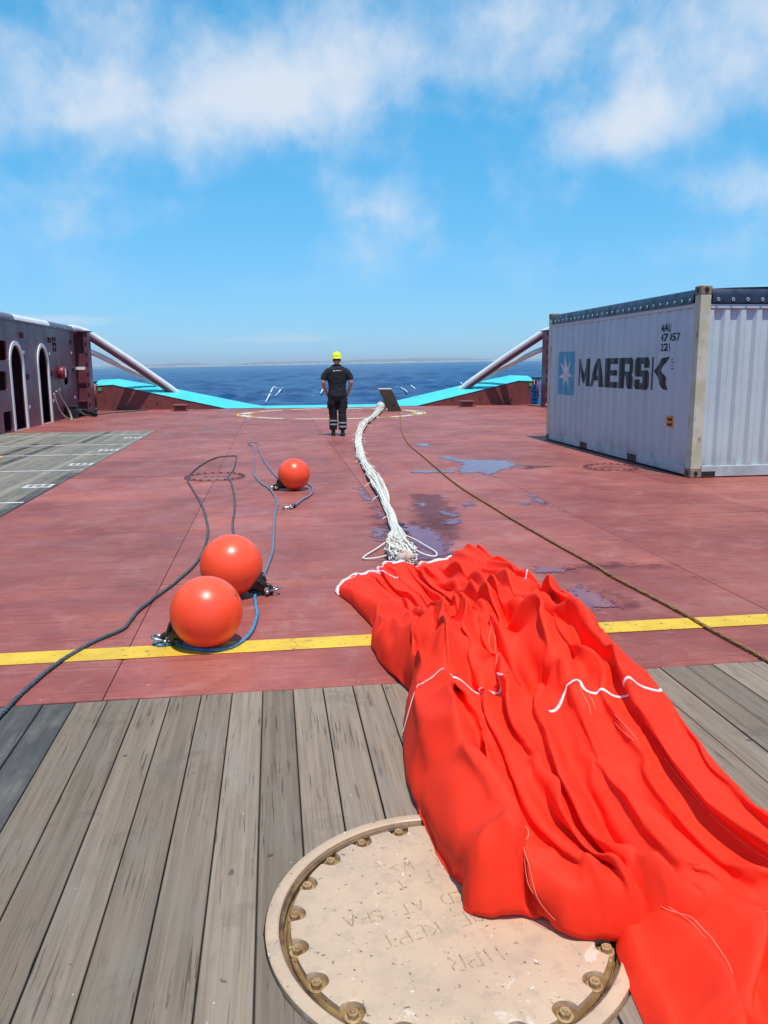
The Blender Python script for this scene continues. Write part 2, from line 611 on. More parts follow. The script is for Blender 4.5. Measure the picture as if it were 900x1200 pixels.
def m_yellow():
    t = NT('worn_yellow_line')
    c = t.mix(t.rng(t.noise(4, 5, 0.6), 0.35, 0.65), (0.72, 0.47, 0.035), (0.60, 0.37, 0.03))
    cr = t.rng(t.voro(7.0, t.mapping(t.pos(), (1, 1.4, 1), rot=(0, 0, 0.7)), 'DISTANCE_TO_EDGE'), 0.0, 0.018, 1, 0)
    cr = t.math('MULTIPLY', cr, t.rng(t.noise(2.1, 4), 0.50, 0.64))
    w = t.math('MAXIMUM', t.rng(t.noise(21, 8, 0.72), 0.585, 0.645), cr)
    c = t.mix(w, c, (0.24, 0.075, 0.06))
    t.set(color=c, rough=0.55, normal=t.bump(t.noise(60, 5), 0.25, 0.004))
    return t.m


def m_white_mark(name='worn_white_marking', col=(0.62, 0.60, 0.56), under=(0.25, 0.17, 0.15)):
    t = NT(name)
    w = t.rng(t.noise(9, 8, 0.75), 0.50, 0.62)
    t.set(color=t.mix(w, col, under), rough=0.6)
    return t.m


def m_sea():
    t = NT('sea_water')
    p = t.mapping(t.pos(), (1, 1, 0))
    a = t.noise(0.055, 3, 0.5, vec=t.mapping(p, (1.0, 1.6, 1)))
    b = t.noise(0.28, 5, 0.6, vec=t.mapping(p, (1.0, 1.9, 1)), dist=0.4)
    c = t.noise(1.4, 5, 0.6, vec=t.mapping(p, (1.0, 1.7, 1)), dist=0.3)
    h = t.math('ADD', t.math('MULTIPLY', a, 2.2), t.math('ADD', t.math('MULTIPLY', b, 1.6), t.math('MULTIPLY', c, 0.32)))
    patch = t.noise(0.012, 4, 0.55, vec=t.mapping(p, (0.5, 2.4, 1)))
    col = t.mix(t.rng(patch, 0.35, 0.65), (0.004, 0.036, 0.125), (0.007, 0.052, 0.160))
    t.set(color=col, rough=0.24, ior=1.33, spec=0.20, normal=t.bump(h, 0.6, 0.6))
    return t.m


def soft_edge(t, width, ragged, scale, full=1.0):
    """thin water: the sheet gives out raggedly towards its rim"""
    at = t.node('ShaderNodeAttribute', attribute_name='edge')
    n = t.math('SUBTRACT', t.noise(scale, 8, 0.68), 0.5)
    e = t.math('ADD', at.outputs['Fac'], t.math('MULTIPLY', n, ragged * 4))
    tr = t.node('ShaderNodeBsdfTransparent')
    mx = t.node('ShaderNodeMixShader')
    t.put(mx.inputs[0], t.rng(e, 0.0, width, 0.0, full))
    t.l.new(tr.outputs[0], mx.inputs[1])
    t.l.new(t.bsdf.outputs[0], mx.inputs[2])
    t.l.new(mx.outputs[0], t.n['Material Output'].inputs['Surface'])
    return t.m


def m_puddle():
    t = NT('puddle_water')
    c = t.mix(t.rng(t.noise(5, 5), 0.35, 0.65), (0.175, 0.045, 0.075), (0.215, 0.060, 0.080))
    t.set(color=c, rough=0.04, ior=1.33, normal=t.bump(t.noise(6, 2), 0.015, 0.02))
    return soft_edge(t, 0.05, 0.13, 8.0)


def m_wet():
    t = NT('wet_deck_paint')
    c = t.mix(t.rng(t.noise(6, 6, 0.6), 0.35, 0.65), (0.135, 0.030, 0.034), (0.175, 0.042, 0.044))
    t.set(color=c, rough=0.48, normal=t.bump(t.noise(45, 6, 0.65), 0.25, 0.005))
    return soft_edge(t, 0.20, 0.16, 5.0, 0.6)


MAT = dict(
    deck=m_deck(), seam=paint('dark_weld_seam', (0.185, 0.055, 0.052), (0.135, 0.042, 0.04), 0.6, 6),
    wood=m_wood('weathered_planks', (0.275, 0.206, 0.148), (0.195, 0.145, 0.104), (0.100, 0.073, 0.052)),
    dark_wood=m_wood('dark_planks', (0.085, 0.078, 0.074), (0.062, 0.057, 0.055), (0.035, 0.032, 0.03)),
    grey_wood=m_wood('grey_planks', (0.285, 0.250, 0.200), (0.200, 0.176, 0.142), (0.100, 0.088, 0.072)),
    caulk=paint('black_caulk', (0.022, 0.020, 0.019), None, 0.8, 9),
    hatch=m_hatch(), rust=m_rust(), bolt=paint('painted_bolt', (0.42, 0.27, 0.13), (0.24, 0.13, 0.05), 0.5, 22, wear=(0.13, 0.05, 0.02), wear_amt=0.6),
    gasket=paint('dark_gasket', (0.20, 0.115, 0.05), (0.055, 0.030, 0.022), 0.5, 12),
    container=m_container(), post=m_post(), navy=paint('navy_tarpaulin', (0.012, 0.018, 0.045), (0.020, 0.030, 0.065), 0.38, 3, bump=0.5, bscale=12),
    rustmetal=paint('rusty_casting', (0.20, 0.115, 0.06), (0.30, 0.24, 0.16), 0.65, 9, wear=(0.08, 0.04, 0.025), wear_amt=0.55),
    black=paint('black_steel', (0.012, 0.012, 0.013), (0.02, 0.02, 0.02), 0.5, 6), void=paint('dark_interior', (0.018, 0.010, 0.011), None, 0.7, 4),
    letter=paint('black_lettering', (0.013, 0.015, 0.020), (0.022, 0.024, 0.03), 0.45, 6), logo_blue=paint('pale_blue_logo', (0.085, 0.34, 0.50), (0.07, 0.30, 0.45), 0.5, 4),
    white=paint('white_paint', (0.76, 0.76, 0.75), (0.70, 0.70, 0.69), 0.42, 2.2, wear=(0.42, 0.34, 0.30), wear_amt=0.70),
    wine=m_bulwark(), cap_purple=paint('purple_brown_cap', (0.105, 0.042, 0.085), (0.085, 0.034, 0.066), 0.28, 2),
    turquoise=paint('turquoise_paint', (0.075, 0.56, 0.60), (0.06, 0.50, 0.55), 0.42, 1.8, wear=(0.18, 0.36, 0.36), wear_amt=0.70),
    bitt=paint('red_fitting_paint', (0.19, 0.045, 0.04), (0.14, 0.034, 0.032), 0.45, 4),
    fabric=m_fabric(), hem=paint('white_webbing', (0.78, 0.74, 0.74), (0.66, 0.58, 0.60), 0.75, 9, bump=0.4, bscale=220),
    thread=paint('pale_thread', (0.80, 0.24, 0.16), (0.82, 0.18, 0.11), 0.7, 20, bump=0), pink=paint('pink_tab', (0.72, 0.42, 0.50), None, 0.7, 9),
    buoy=m_buoy(), rubber=paint('black_rubber', (0.012, 0.012, 0.012), (0.024, 0.023, 0.022), 0.42, 12),
    steel=paint('galvanised_steel', (0.50, 0.50, 0.48), (0.36, 0.35, 0.33), 0.32, 14, metal=0.85),
    rope_blue=m_rope('blue_grey_rope', (0.105, 0.165, 0.265), (0.165, 0.235, 0.34)),
    rope_bright=m_rope('bright_blue_rope', (0.055, 0.19, 0.36), (0.09, 0.27, 0.44)),
    rope_dark=m_rope('dark_blue_rope', (0.050, 0.068, 0.085), (0.085, 0.11, 0.135)),
    rope_tan=m_rope('tan_rope', (0.31, 0.165, 0.058), (0.19, 0.095, 0.034)),
    cord=m_rope('off_white_cord', (0.80, 0.77, 0.70), (0.70, 0.66, 0.57), rough=0.9),
    cord_dirty=m_rope('stained_cord', (0.46, 0.37, 0.28), (0.62, 0.54, 0.43), rough=0.9),
    yellow=m_yellow(), mark=m_white_mark(), mark_wood=m_white_mark('white_line_on_wood', (0.60, 0.59, 0.56), (0.22, 0.20, 0.175)),
    mark_yellow=m_white_mark('worn_yellow_marking', (0.66, 0.42, 0.06), (0.27, 0.09, 0.07)),
    sea=m_sea(), puddle=m_puddle(), wet=m_wet(),
    pin=paint('dark_brown_steel', (0.035, 0.022, 0.016), (0.055, 0.034, 0.024), 0.5, 5), pin_top=paint('pale_timber', (0.50, 0.42, 0.33), (0.62, 0.56, 0.48), 0.7, 8),
    skin=paint('skin', (0.50, 0.265, 0.185), (0.44, 0.215, 0.15), 0.5, 14, bump=0.1), hair=paint('dark_hair', (0.035, 0.022, 0.015), None, 0.6, 40, bump=0.5, bscale=200),
    shirt=paint('black_shirt', (0.006, 0.007, 0.011), (0.010, 0.011, 0.016), 0.85, 12, bump=0.3, bscale=30), trouser=paint('black_trousers', (0.005, 0.006, 0.009), (0.009, 0.010, 0.014), 0.85, 10, bump=0.3, bscale=30),
    band=paint('grey_reflective_band', (0.34, 0.36, 0.36), (0.25, 0.27, 0.28), 0.4, 20), boot=paint('black_boot', (0.012, 0.013, 0.012), (0.03, 0.03, 0.026), 0.5, 20),
    helmet=paint('yellow_helmet', (0.74, 0.80, 0.03), (0.68, 0.74, 0.03), 0.3, 6, bump=0), print=paint('white_print', (0.7, 0.7, 0.7), None, 0.6, 9, bump=0),
    sticker=paint('orange_sticker', (0.75, 0.30, 0.02), None, 0.5, 9, bump=0), blue_plastic=paint('blue_plastic', (0.02, 0.16, 0.42), (0.05, 0.26, 0.5), 0.4, 6),
    red_gear=paint('red_gear', (0.22, 0.022, 0.025), None, 0.35, 9), hose=paint('pale_hose', (0.38, 0.33, 0.28), (0.28, 0.23, 0.19), 0.6, 9), yellow_sign=paint('yellow_sign', (0.72, 0.40, 0.02), None, 0.5, 9, bump=0),
    plate=paint('dark_scratched_plate', (0.030, 0.033, 0.042), (0.05, 0.05, 0.06), 0.4, 8, wear=(0.42, 0.42, 0.42), wear_amt=0.60),
    foam=paint('sea_foam', (0.80, 0.84, 0.86), None, 0.6, 3, bump=0), coast=paint('far_coast', (0.16, 0.15, 0.115), (0.11, 0.115, 0.08), 0.9, 0.002, bump=0), town=paint('far_white_walls', (0.72, 0.70, 0.66), (0.6, 0.58, 0.54), 0.8, 0.01, bump=0),
)

# ================================================================ SETTING
CX = 1.90                                   # the ship's centre line

# ---- sea: the ship lies a little heeled and trimmed, so the sea sheet is tilted against her deck
def sea_z(x, y):
    return -4.2 + 0.01114 * x + 0.00153 * y

b = MB()
vs, fs = [], []
ring = [18, 60, 200, 800, 3000, 9000, 26000]
n = 48
for r in ring:
    for k in range(n):
        a = 2 * math.pi * k / n
        x, y = CX + r * math.cos(a), 10 + r * math.sin(a)
        vs.append((x, y, sea_z(x, y) - (1.1 if r < 1000 else 0.25)))
for i in range(len(ring) - 1):
    for k in range(n):
        fs.append((i * n + k, i * n + (k + 1) % n, (i + 1) * n + (k + 1) % n, (i + 1) * n + k))
fs.append(tuple(range(n)))
b.add(vs, fs)
struct(b.build('sea', MAT['sea']))
# running waves on the water astern
rg = np.random.default_rng(5)
az = np.radians(np.arange(-34, 50, 0.28))
rad = 45 * 1.0125 ** np.arange(0, 300)
AZ, RAD = np.meshgrid(az, rad)
SX, SY = RAD * np.sin(AZ), RAD * np.cos(AZ)
SZ = np.zeros_like(SX)
for k in range(64):
    lam = 2.2 * 1.045 ** k
    th = R(35) + rg.normal(0, 0.75)
    wk = 2 * math.pi / lam
    amp = 0.0125 * lam ** 0.72 * rg.uniform(0.5, 1.3)
    # waves shorter than the grid are left to the material
    SZ += amp * np.sin(wk * (SX * math.cos(th) + SY * math.sin(th)) + rg.uniform(0, 6.28)) * np.clip(lam / (RAD * 0.0125 * 2.2) - 0.5, 0, 1)
SZ = SZ * np.clip((1750 - RAD) / 500, 0, 1) + sea_z(SX, SY)
ny_, nx_ = SX.shape
fa = (np.arange(ny_ - 1)[:, None] * nx_ + np.arange(nx_ - 1)[None, :]).ravel()
wm = bpy.data.meshes.new('sea')
wm.from_pydata(np.stack([SX.ravel(), SY.ravel(), SZ.ravel()], 1).tolist(), [], np.stack([fa, fa + 1, fa + nx_ + 1, fa + nx_], 1).tolist())
wm.shade_smooth()
struct(link('sea', wm, MAT['sea']))

# ---- far coast: low hills and a line of white houses on the shore
def hills(name, dist, az0, az1, hmax, seed, depth):
    vs, fs = [], []
    n = 90
    for i in range(n + 1):
        a = az0 + (az1 - az0) * i / n
        u = i / n
        h = hmax * max(0.05, (0.55 + 0.75 * mnoise.noise((u * 5, seed, 0)) + 0.3 * mnoise.noise((u * 17, seed, 3)))) * min(1, 7 * u, 7 * (1 - u))
        for dd, hh in ((0, -6), (0.12, 0.10 * h), (0.45, 0.72 * h), (0.75, h), (1.4, 0)):
            d = dist + depth * dd
            x, y = d * math.sin(a), d * math.cos(a)
            vs.append((x, y, sea_z(x, y) + 4 + hh))
    for i in range(n):
        for k in range(4):
            fs.append((i * 5 + k, i * 5 + 5 + k, i * 5 + 6 + k, i * 5 + 1 + k))
    return struct(MB().add(vs, fs).build(name, MAT['coast'], None, True))


hills('coast', 11500, R(-11), R(27), 42, 2.0, 2500)
hills('mountains', 16500, R(-16), R(34), 130, 8.0, 5000)
b = MB()
rr = random.Random(3)
for i in range(420):
    a = R(-9) + R(34) * (rr.random() ** 1.0)
    d = 11350 + rr.random() * 500
    w, h = 14 + 46 * rr.random(), 8 + 22 * rr.random() ** 2
    x, y = d * math.sin(a), d * math.cos(a)
    z = sea_z(x, y) + 4
    b.box(x - w, x + w, y - 9, y + 9, z - 6, z + h * (0.7 + 0.6 * mnoise.noise((a * 30, 1, 1))))
o = b.build('far_town', MAT['town'])
struct(o, 'stuff')
o['label'] = 'thin line of tiny white houses along the hazy far shore'

# ---- deck: steel plates laid in bays, each a little uneven, on a dark bed
DX = [-6.5, -4.9, -2.95, -0.86, 1.14, 3.13, 5.20, 7.2, 9.0, 10.35]
DY = [3.80, 5.90, 7.92, 9.92, 12.0, 14.1, 16.3, 18.3, 20.9, 23.0, 25.2, 27.4, 29.4, 31.3]
deck = MB().box(-7.6, 11.4, -5.0, 31.45, -0.60, -0.030).build('deck', MAT['seam'])
struct(deck)
plate_cache = {}


def plate_mesh(w, d):
    key = (round(w, 3), round(d, 3))
    if key not in plate_cache:
        m = MB()
        g, e, dz = 0.0028, 0.040, 0.0046
        o0 = [(g, g), (w - g, g), (w - g, d - g), (g, d - g)]
        o1 = [(g + e, g + e), (w - g - e, g + e), (w - g - e, d - g - e), (g + e, d - g - e)]
        vs = [(x, y, -0.028) for x, y in o0] + [(x, y, -dz) for x, y in o0] + [(x, y, 0) for x, y in o1]
        fs = [(8, 9, 10, 11)]
        for i in range(4):
            j = (i + 1) % 4
            fs += [(i, j, 4 + j, 4 + i), (4 + i, 4 + j, 8 + j, 8 + i)]
        plate_cache[key] = m.add(vs, fs).mesh('deck_plate')
        plate_cache[key].materials.append(MAT['deck'])
    return plate_cache[key]


for i in range(len(DX) - 1):
    for j in range(len(DY) - 1):
        if DX[i + 1] <= -2.9 and 4.0 < DY[j] + 0.3 < 20.8:
            continue                                     # timber lies here
        o = link('deck_plate', plate_mesh(DX[i + 1] - DX[i], DY[j + 1] - DY[j]), None, deck)
        o.location = (DX[i], DY[j], -0.0015 * random.random())
# plates far outside the timber, beside and behind the camera
for (x0, x1) in ((-6.5, -4.55), (6.0, 8.2), (8.2, 10.35)):
    for (y0, y1) in ((-4.9, -0.6), (-0.6, 3.8)):
        o = link('deck_plate', plate_mesh(x1 - x0, y1 - y0), None, deck)
        o.location = (x0, y0, 0)

# ---- timber sheathing round the hatch
HX, HY, HR = 0.456, 2.046, 0.531
timber = MB().box(-4.55, 6.0, -4.9, 3.795, -0.029, -0.024).build('timber_sheathing', MAT['caulk'])
struct(timber)
PW = 0.1475


def arc_y(x, side):
    return HY + side * math.sqrt(max(0.0, HR * HR - (x - HX) ** 2))


def plank(x0, x1, y0, y1, mat, parent, dz=0.0, side0=0, side1=0):
    """one plank; side0/side1 say that its near/far end follows the round collar of the hatch"""
    g = 0.0028
    xa, xb = x0 + g, x1 - g
    low, high = [], []
    for k in range(29):
        x = xa + (xb - xa) * k / 28
        low.append((x, arc_y(x, side0) if side0 else y0))
        high.append((x, arc_y(x, side1) if side1 else y1))
    if not side0:
        low = [low[0], low[-1]]
    if not side1:
        high = [high[0], high[-1]]
    m = MB()
    poly = low + high[::-1]
    n = len(poly)
    cx, cy = sum(p[0] for p in poly) / n, sum(p[1] for p in poly) / n
    e = 0.0022
    top = [(x + (e if x < cx else -e), y + (e if y < cy else -e)) for x, y in poly]
    vs = [(x, y, -0.022) for x, y in poly] + [(x, y, -0.0025 + dz) for x, y in poly] + [(x, y, dz) for x, y in top]
    fs = [tuple(2 * n + i for i in range(n))]
    for i in range(n):
        j = (i + 1) % n
        fs += [(i, j, n + j, n + i), (n + i, n + j, 2 * n + j, 2 * n + i)]
    m.add(vs, fs)
    return m.build('plank', mat, parent)


rr = random.Random(11)
k0 = -24
for k in range(k0, 34):
    x0 = -0.98 + PW * k
    x1 = x0 + PW
    mat = MAT['dark_wood'] if k < 0 else MAT['wood']
    if k < 0 and (k % 7 == 3):
        mat = MAT['wood']
    dz = rr.uniform(-0.0025, 0.002)
    if x1 > HX - HR + 0.002 and x0 < HX + HR - 0.002:
        plank(x0, x1, 0, 3.788, mat, timber, dz, side0=1)
        plank(x0, x1, -4.9, 0, mat, timber, dz, side1=-1)
    elif k == 17 and False:
        pass
    elif 14 <= k <= 18:
        # the run right of the heap stops at a dark chequered plate
        plank(x0, x1, 2.42 - 0.0 * k, 3.788, mat, timber, dz)
        plank(x0, x1, -4.9, 1.2, mat, timber, dz)
    else:
        plank(x0, x1, -4.9, 3.788, mat, timber, dz)
# dark scratched plate let into the timber
struct(MB().bbox(-0.98 + PW * 14 + 0.004, -0.98 + PW * 19 - 0.004, 1.21, 2.41, -0.022, -0.001, 0.003).build('scratched_plate', MAT['plate'], timber), 'structure')

# ---- grey timber along the port side
grey = MB().box(-6.5, -2.955, 3.9, 20.88, -0.029, -0.024).build('grey_timber_sheathing', MAT['caulk'])
struct(grey)
W2 = 3.54 / 24
for k in range(24):
    x0 = -6.495 + W2 * k
    cut = [3.9, 8.3 + 2.2 * (k % 3), 14.4 + 1.7 * ((k * 2) % 3), 20.87]
    for y0, y1 in zip(cut, cut[1:]):
        mm = MAT['dark_wood'] if (rr.random() < 0.06) else MAT['grey_wood']
        plank(x0, x0 + W2, y0 + 0.003, y1 - 0.003, mm, grey, rr.uniform(-0.002, 0.002))


def sheet(name, x0, x1, y0, y1, z, mat):
    return struct(MB().box(x0, x1, y0, y1, z - 0.0015, z).build(name, mat))


for y in (9.92, 13.0, 15.33, 17.25, 19.75):
    sheet('painted_line', -6.45, -2.97, y - 0.035, y + 0.035, 0.005, MAT['mark_wood'])
for y in (11.3, 13.78, 16.1, 18.85):
    sheet('painted_box', -3.36, -2.99, y - 0.16, y + 0.16, 0.0045, MAT['mark_wood'])
    for s in range(3):
        sheet('painted_mark', -3.30 + 0.1 * s, -3.24 + 0.1 * s, y - 0.09, y + 0.09, 0.0085, MAT['grey_wood'])
o = MB()
for k in range(40):
    a0, a1 = 2 * math.pi * k / 40, 2 * math.pi * (k + 1) / 40
    ps = [(-5.15 + r * math.cos(a), 15.0 + r * math.sin(a), 0.009) for a in (a0, a1) for r in (0.30, 0.36)]
    o.add(ps, [(0, 1, 3, 2)])
struct(o.build('painted_ring', MAT['mark_yellow']))

# ---- painted yellow line across the deck
sheet('yellow_line', -6.45, 10.3, 4.35, 4.54, 0.004, MAT['yellow'])

# ---- painted ring near the stern
def ring_sector(name, r0, r1, a0, a1, z, mat, c=(1.95, 27.2), sy=1.0):
    m = MB()
    n = max(2, int((a1 - a0) / R(4)))
    vs = []
    for i in range(n + 1):
        a = a0 + (a1 - a0) * i / n
        for r in (r0, r1):
            vs.append((c[0] + r * math.cos(a), c[1] + r * math.sin(a) * sy, z))
    return struct(m.add(vs, [(2 * i, 2 * i + 1, 2 * i + 3, 2 * i + 2) for i in range(n)]).build(name, mat))


for k in range(12):
    a0 = R(30 * k + 4)
    ring_sector('ring_marking', 2.85, 3.05, a0, a0 + R(22), 0.0045, MAT['mark'])
ring_sector('ring_outline', 3.08, 3.17, 0, 2 * math.pi, 0.0045, MAT['mark_yellow'])
ring_sector('ring_outline', 2.74, 2.82, 0, 2 * math.pi, 0.0045, MAT['mark_yellow'])

# ---- puddles and wet patches
PUDDLES = [
    [(2.78, 13.64), (3.05, 13.77), (3.13, 13.22), (3.37, 13.11), (3.83, 12.92), (3.83, 12.50), (3.75, 12.15), (3.56, 11.90), (3.35, 11.67), (3.03, 11.11), (3.00, 11.52), (2.63, 11.46), (2.84, 12.24), (3.01, 12.79)],
    [(2.77, 15.92), (2.97, 16.22), (3.11, 16.09), (3.09, 15.34), (2.95, 15.47), (2.81, 15.59)],
    [(1.22, 7.79), (1.40, 7.74), (1.52, 7.44), (1.53, 6.96), (1.45, 6.45), (1.23, 6.27), (1.12, 6.34), (1.18, 6.90)],
    [(0.95, 7.72), (1.08, 7.74), (1.04, 7.31), (0.90, 7.10), (0.87, 7.34)],
    [(1.07, 10.50), (1.12, 10.33), (1.12, 9.16), (1.13, 8.38), (1.11, 8.13), (1.08, 8.39), (1.05, 9.38), (1.03, 9.73)],
    [(3.08, 9.54), (3.12, 9.39), (3.07, 8.85), (2.98, 8.67), (2.96, 8.95)],
    [(2.00, 5.30), (2.14, 5.39), (2.20, 5.21), (2.23, 4.91), (2.20, 4.77), (2.01, 4.75), (1.88, 4.64), (1.94, 4.95)],
    [(1.97, 5.95), (2.09, 5.94), (2.28, 5.95), (2.28, 5.83), (2.18, 5.74), (2.02, 5.74), (1.92, 5.73)],
    [(2.12, 8.95), (2.25, 9.05), (2.32, 8.96), (2.26, 8.77), (2.09, 8.72)],
    [(2.74, 8.76), (2.91, 8.88), (2.91, 8.76), (2.76, 8.65)],
    [(3.78, 12.26), (4.03, 12.22), (3.94, 11.88), (3.73, 11.76)],
    [(2.01, 11.93), (2.44, 11.95), (2.73, 11.84), (2.68, 11.58), (2.30, 11.61), (1.96, 11.64)],
    [(1.57, 9.00), (1.68, 9.04), (1.72, 8.82), (1.58, 8.75)],
    [(1.67, 8.57), (1.91, 8.39), (1.86, 8.07), (1.75, 8.22)],
    [(1.70, 7.97), (1.90, 8.00), (1.82, 7.70), (1.68, 7.67)],
]
WET = [
    [(2.29, 6.01), (2.54, 6.05), (3.09, 5.96), (3.12, 5.70), (3.10, 5.44), (3.09, 5.15), (3.01, 5.35), (2.99, 5.72), (2.61, 5.73), (2.22, 5.75)],
    [(2.21, 5.28), (2.37, 5.15), (2.45, 4.87), (2.26, 4.75), (2.22, 4.85), (2.20, 5.03)],
    [(3.04, 8.78), (3.12, 8.61), (3.09, 7.88), (3.02, 7.99), (2.99, 8.56)],
    [(3.84, 12.98), (3.98, 12.31), (4.38, 12.15), (4.81, 12.12), (4.32, 11.98), (3.97, 11.82), (3.67, 11.79)],
    [(1.21, 7.87), (1.46, 7.90), (1.56, 7.22), (1.52, 6.44), (1.17, 6.18), (1.07, 6.46)],
    [(1.60, 9.81), (2.10, 9.72), (1.99, 8.31), (1.76, 7.16), (1.52, 6.81), (1.27, 7.80)],
    [(1.08, 10.90), (1.19, 10.32), (1.16, 8.29), (1.05, 7.31), (0.81, 7.09), (0.93, 7.92)],
]


def inside_distance(X, Y, poly):
    """distance to the outline, positive inside"""
    best = np.full_like(X, 1e9)
    odd = np.zeros(X.shape, bool)
    for (x0, y0), (x1, y1) in zip(poly, poly[1:] + poly[:1]):
        dx, dy = x1 - x0, y1 - y0
        t = np.clip(((X - x0) * dx + (Y - y0) * dy) / (dx * dx + dy * dy + 1e-12), 0, 1)
        best = np.minimum(best, np.hypot(X - x0 - t * dx, Y - y0 - t * dy))
        odd ^= ((y0 > Y) != (y1 > Y)) & (X < (x1 - x0) * (Y - y0) / (y1 - y0 + 1e-12) + x0)
    return np.where(odd, best, -best)


def sheet_poly(name, pts, z, mat, seed, jag=0.05, fine=0.02):
    """an irregular thin sheet of water; the traced outline is broken up by noise"""
    out = []
    n = len(pts)
    c = Vector((sum(p[0] for p in pts) / n, sum(p[1] for p in pts) / n, 0))
    for i in range(n):
        a, d = Vector((*pts[i], 0)), Vector((*pts[(i + 1) % n], 0))
        m = max(2, int((d - a).length / 0.08))
        for k in range(m):
            q = a.lerp(d, k / m)
            w = mnoise.noise((q.x * 6, q.y * 6, seed)) * jag + mnoise.noise((q.x * 24, q.y * 24, seed + 3)) * fine
            q = q + (q - c).normalized() * w
            out.append((q.x, q.y))
    xs = np.arange(min(p[0] for p in out) - 0.25, max(p[0] for p in out) + 0.25, 0.03)
    ys = np.arange(min(p[1] for p in out) - 0.25, max(p[1] for p in out) + 0.25, 0.03)
    X, Y = np.meshgrid(xs, ys)
    D = inside_distance(X, Y, out)
    nx = len(xs)
    js, is_ = np.nonzero(D[:-1, :-1] > -0.22)
    a = js * nx + is_
    F = np.stack([a, a + 1, a + nx + 1, a + nx], 1)
    used, inv = np.unique(F, return_inverse=True)
    me = bpy.data.meshes.new(name)
    V = np.stack([X.ravel(), Y.ravel(), np.full(X.size, z)], 1)[used]
    me.from_pydata(V.tolist(), [], inv.reshape(-1, 4).tolist())
    at = me.attributes.new('edge', 'FLOAT', 'POINT')
    at.data.foreach_set('value', D.ravel()[used].astype(np.float32))
    return struct(link(name, me, mat))


for i, pts in enumerate(WET):
    sheet_poly('wet_patch', pts, 0.0022, MAT['wet'], i * 3.3 + 50, 0.06, 0.03)
for i, pts in enumerate(PUDDLES):
    sheet_poly('puddle', pts, 0.0040 + 0.0002 * i, MAT['puddle'], i * 2.7, 0.05, 0.03)

# ================================================================ SHIP FITTINGS
YZ = Matrix(((0, 0, 1, 0), (1, 0, 0, 0), (0, 1, 0, 0), (0, 0, 0, 1)))       # (y, z, x) outlines to world


def arch(y0, y1, z0, z1, grow=0.0, n=14):
    """upright opening with a round head, in (y, z)"""
    y0, y1 = y0 - grow, y1 + grow
    r = (y1 - y0) / 2
    hh = r * 1.05
    pts = [(y0, z0), (y1, z0)]
    for i in range(n + 1):
        a = math.pi * i / n
        pts.append(((y0 + y1) / 2 + r * math.cos(a), z1 + grow - hh + hh * math.sin(a)))
    return pts


def rrect(x0, x1, y0, y1, r, n=4):
    pts = []
    for cx, cy, a0 in ((x1 - r, y1 - r, 0), (x0 + r, y1 - r, 90), (x0 + r, y0 + r, 180), (x1 - r, y0 + r, 270)):
        for i in range(n + 1):
            a = R(a0 + 90 * i / n)
            pts.append((cx + r * math.cos(a), cy + r * math.sin(a)))
    return pts


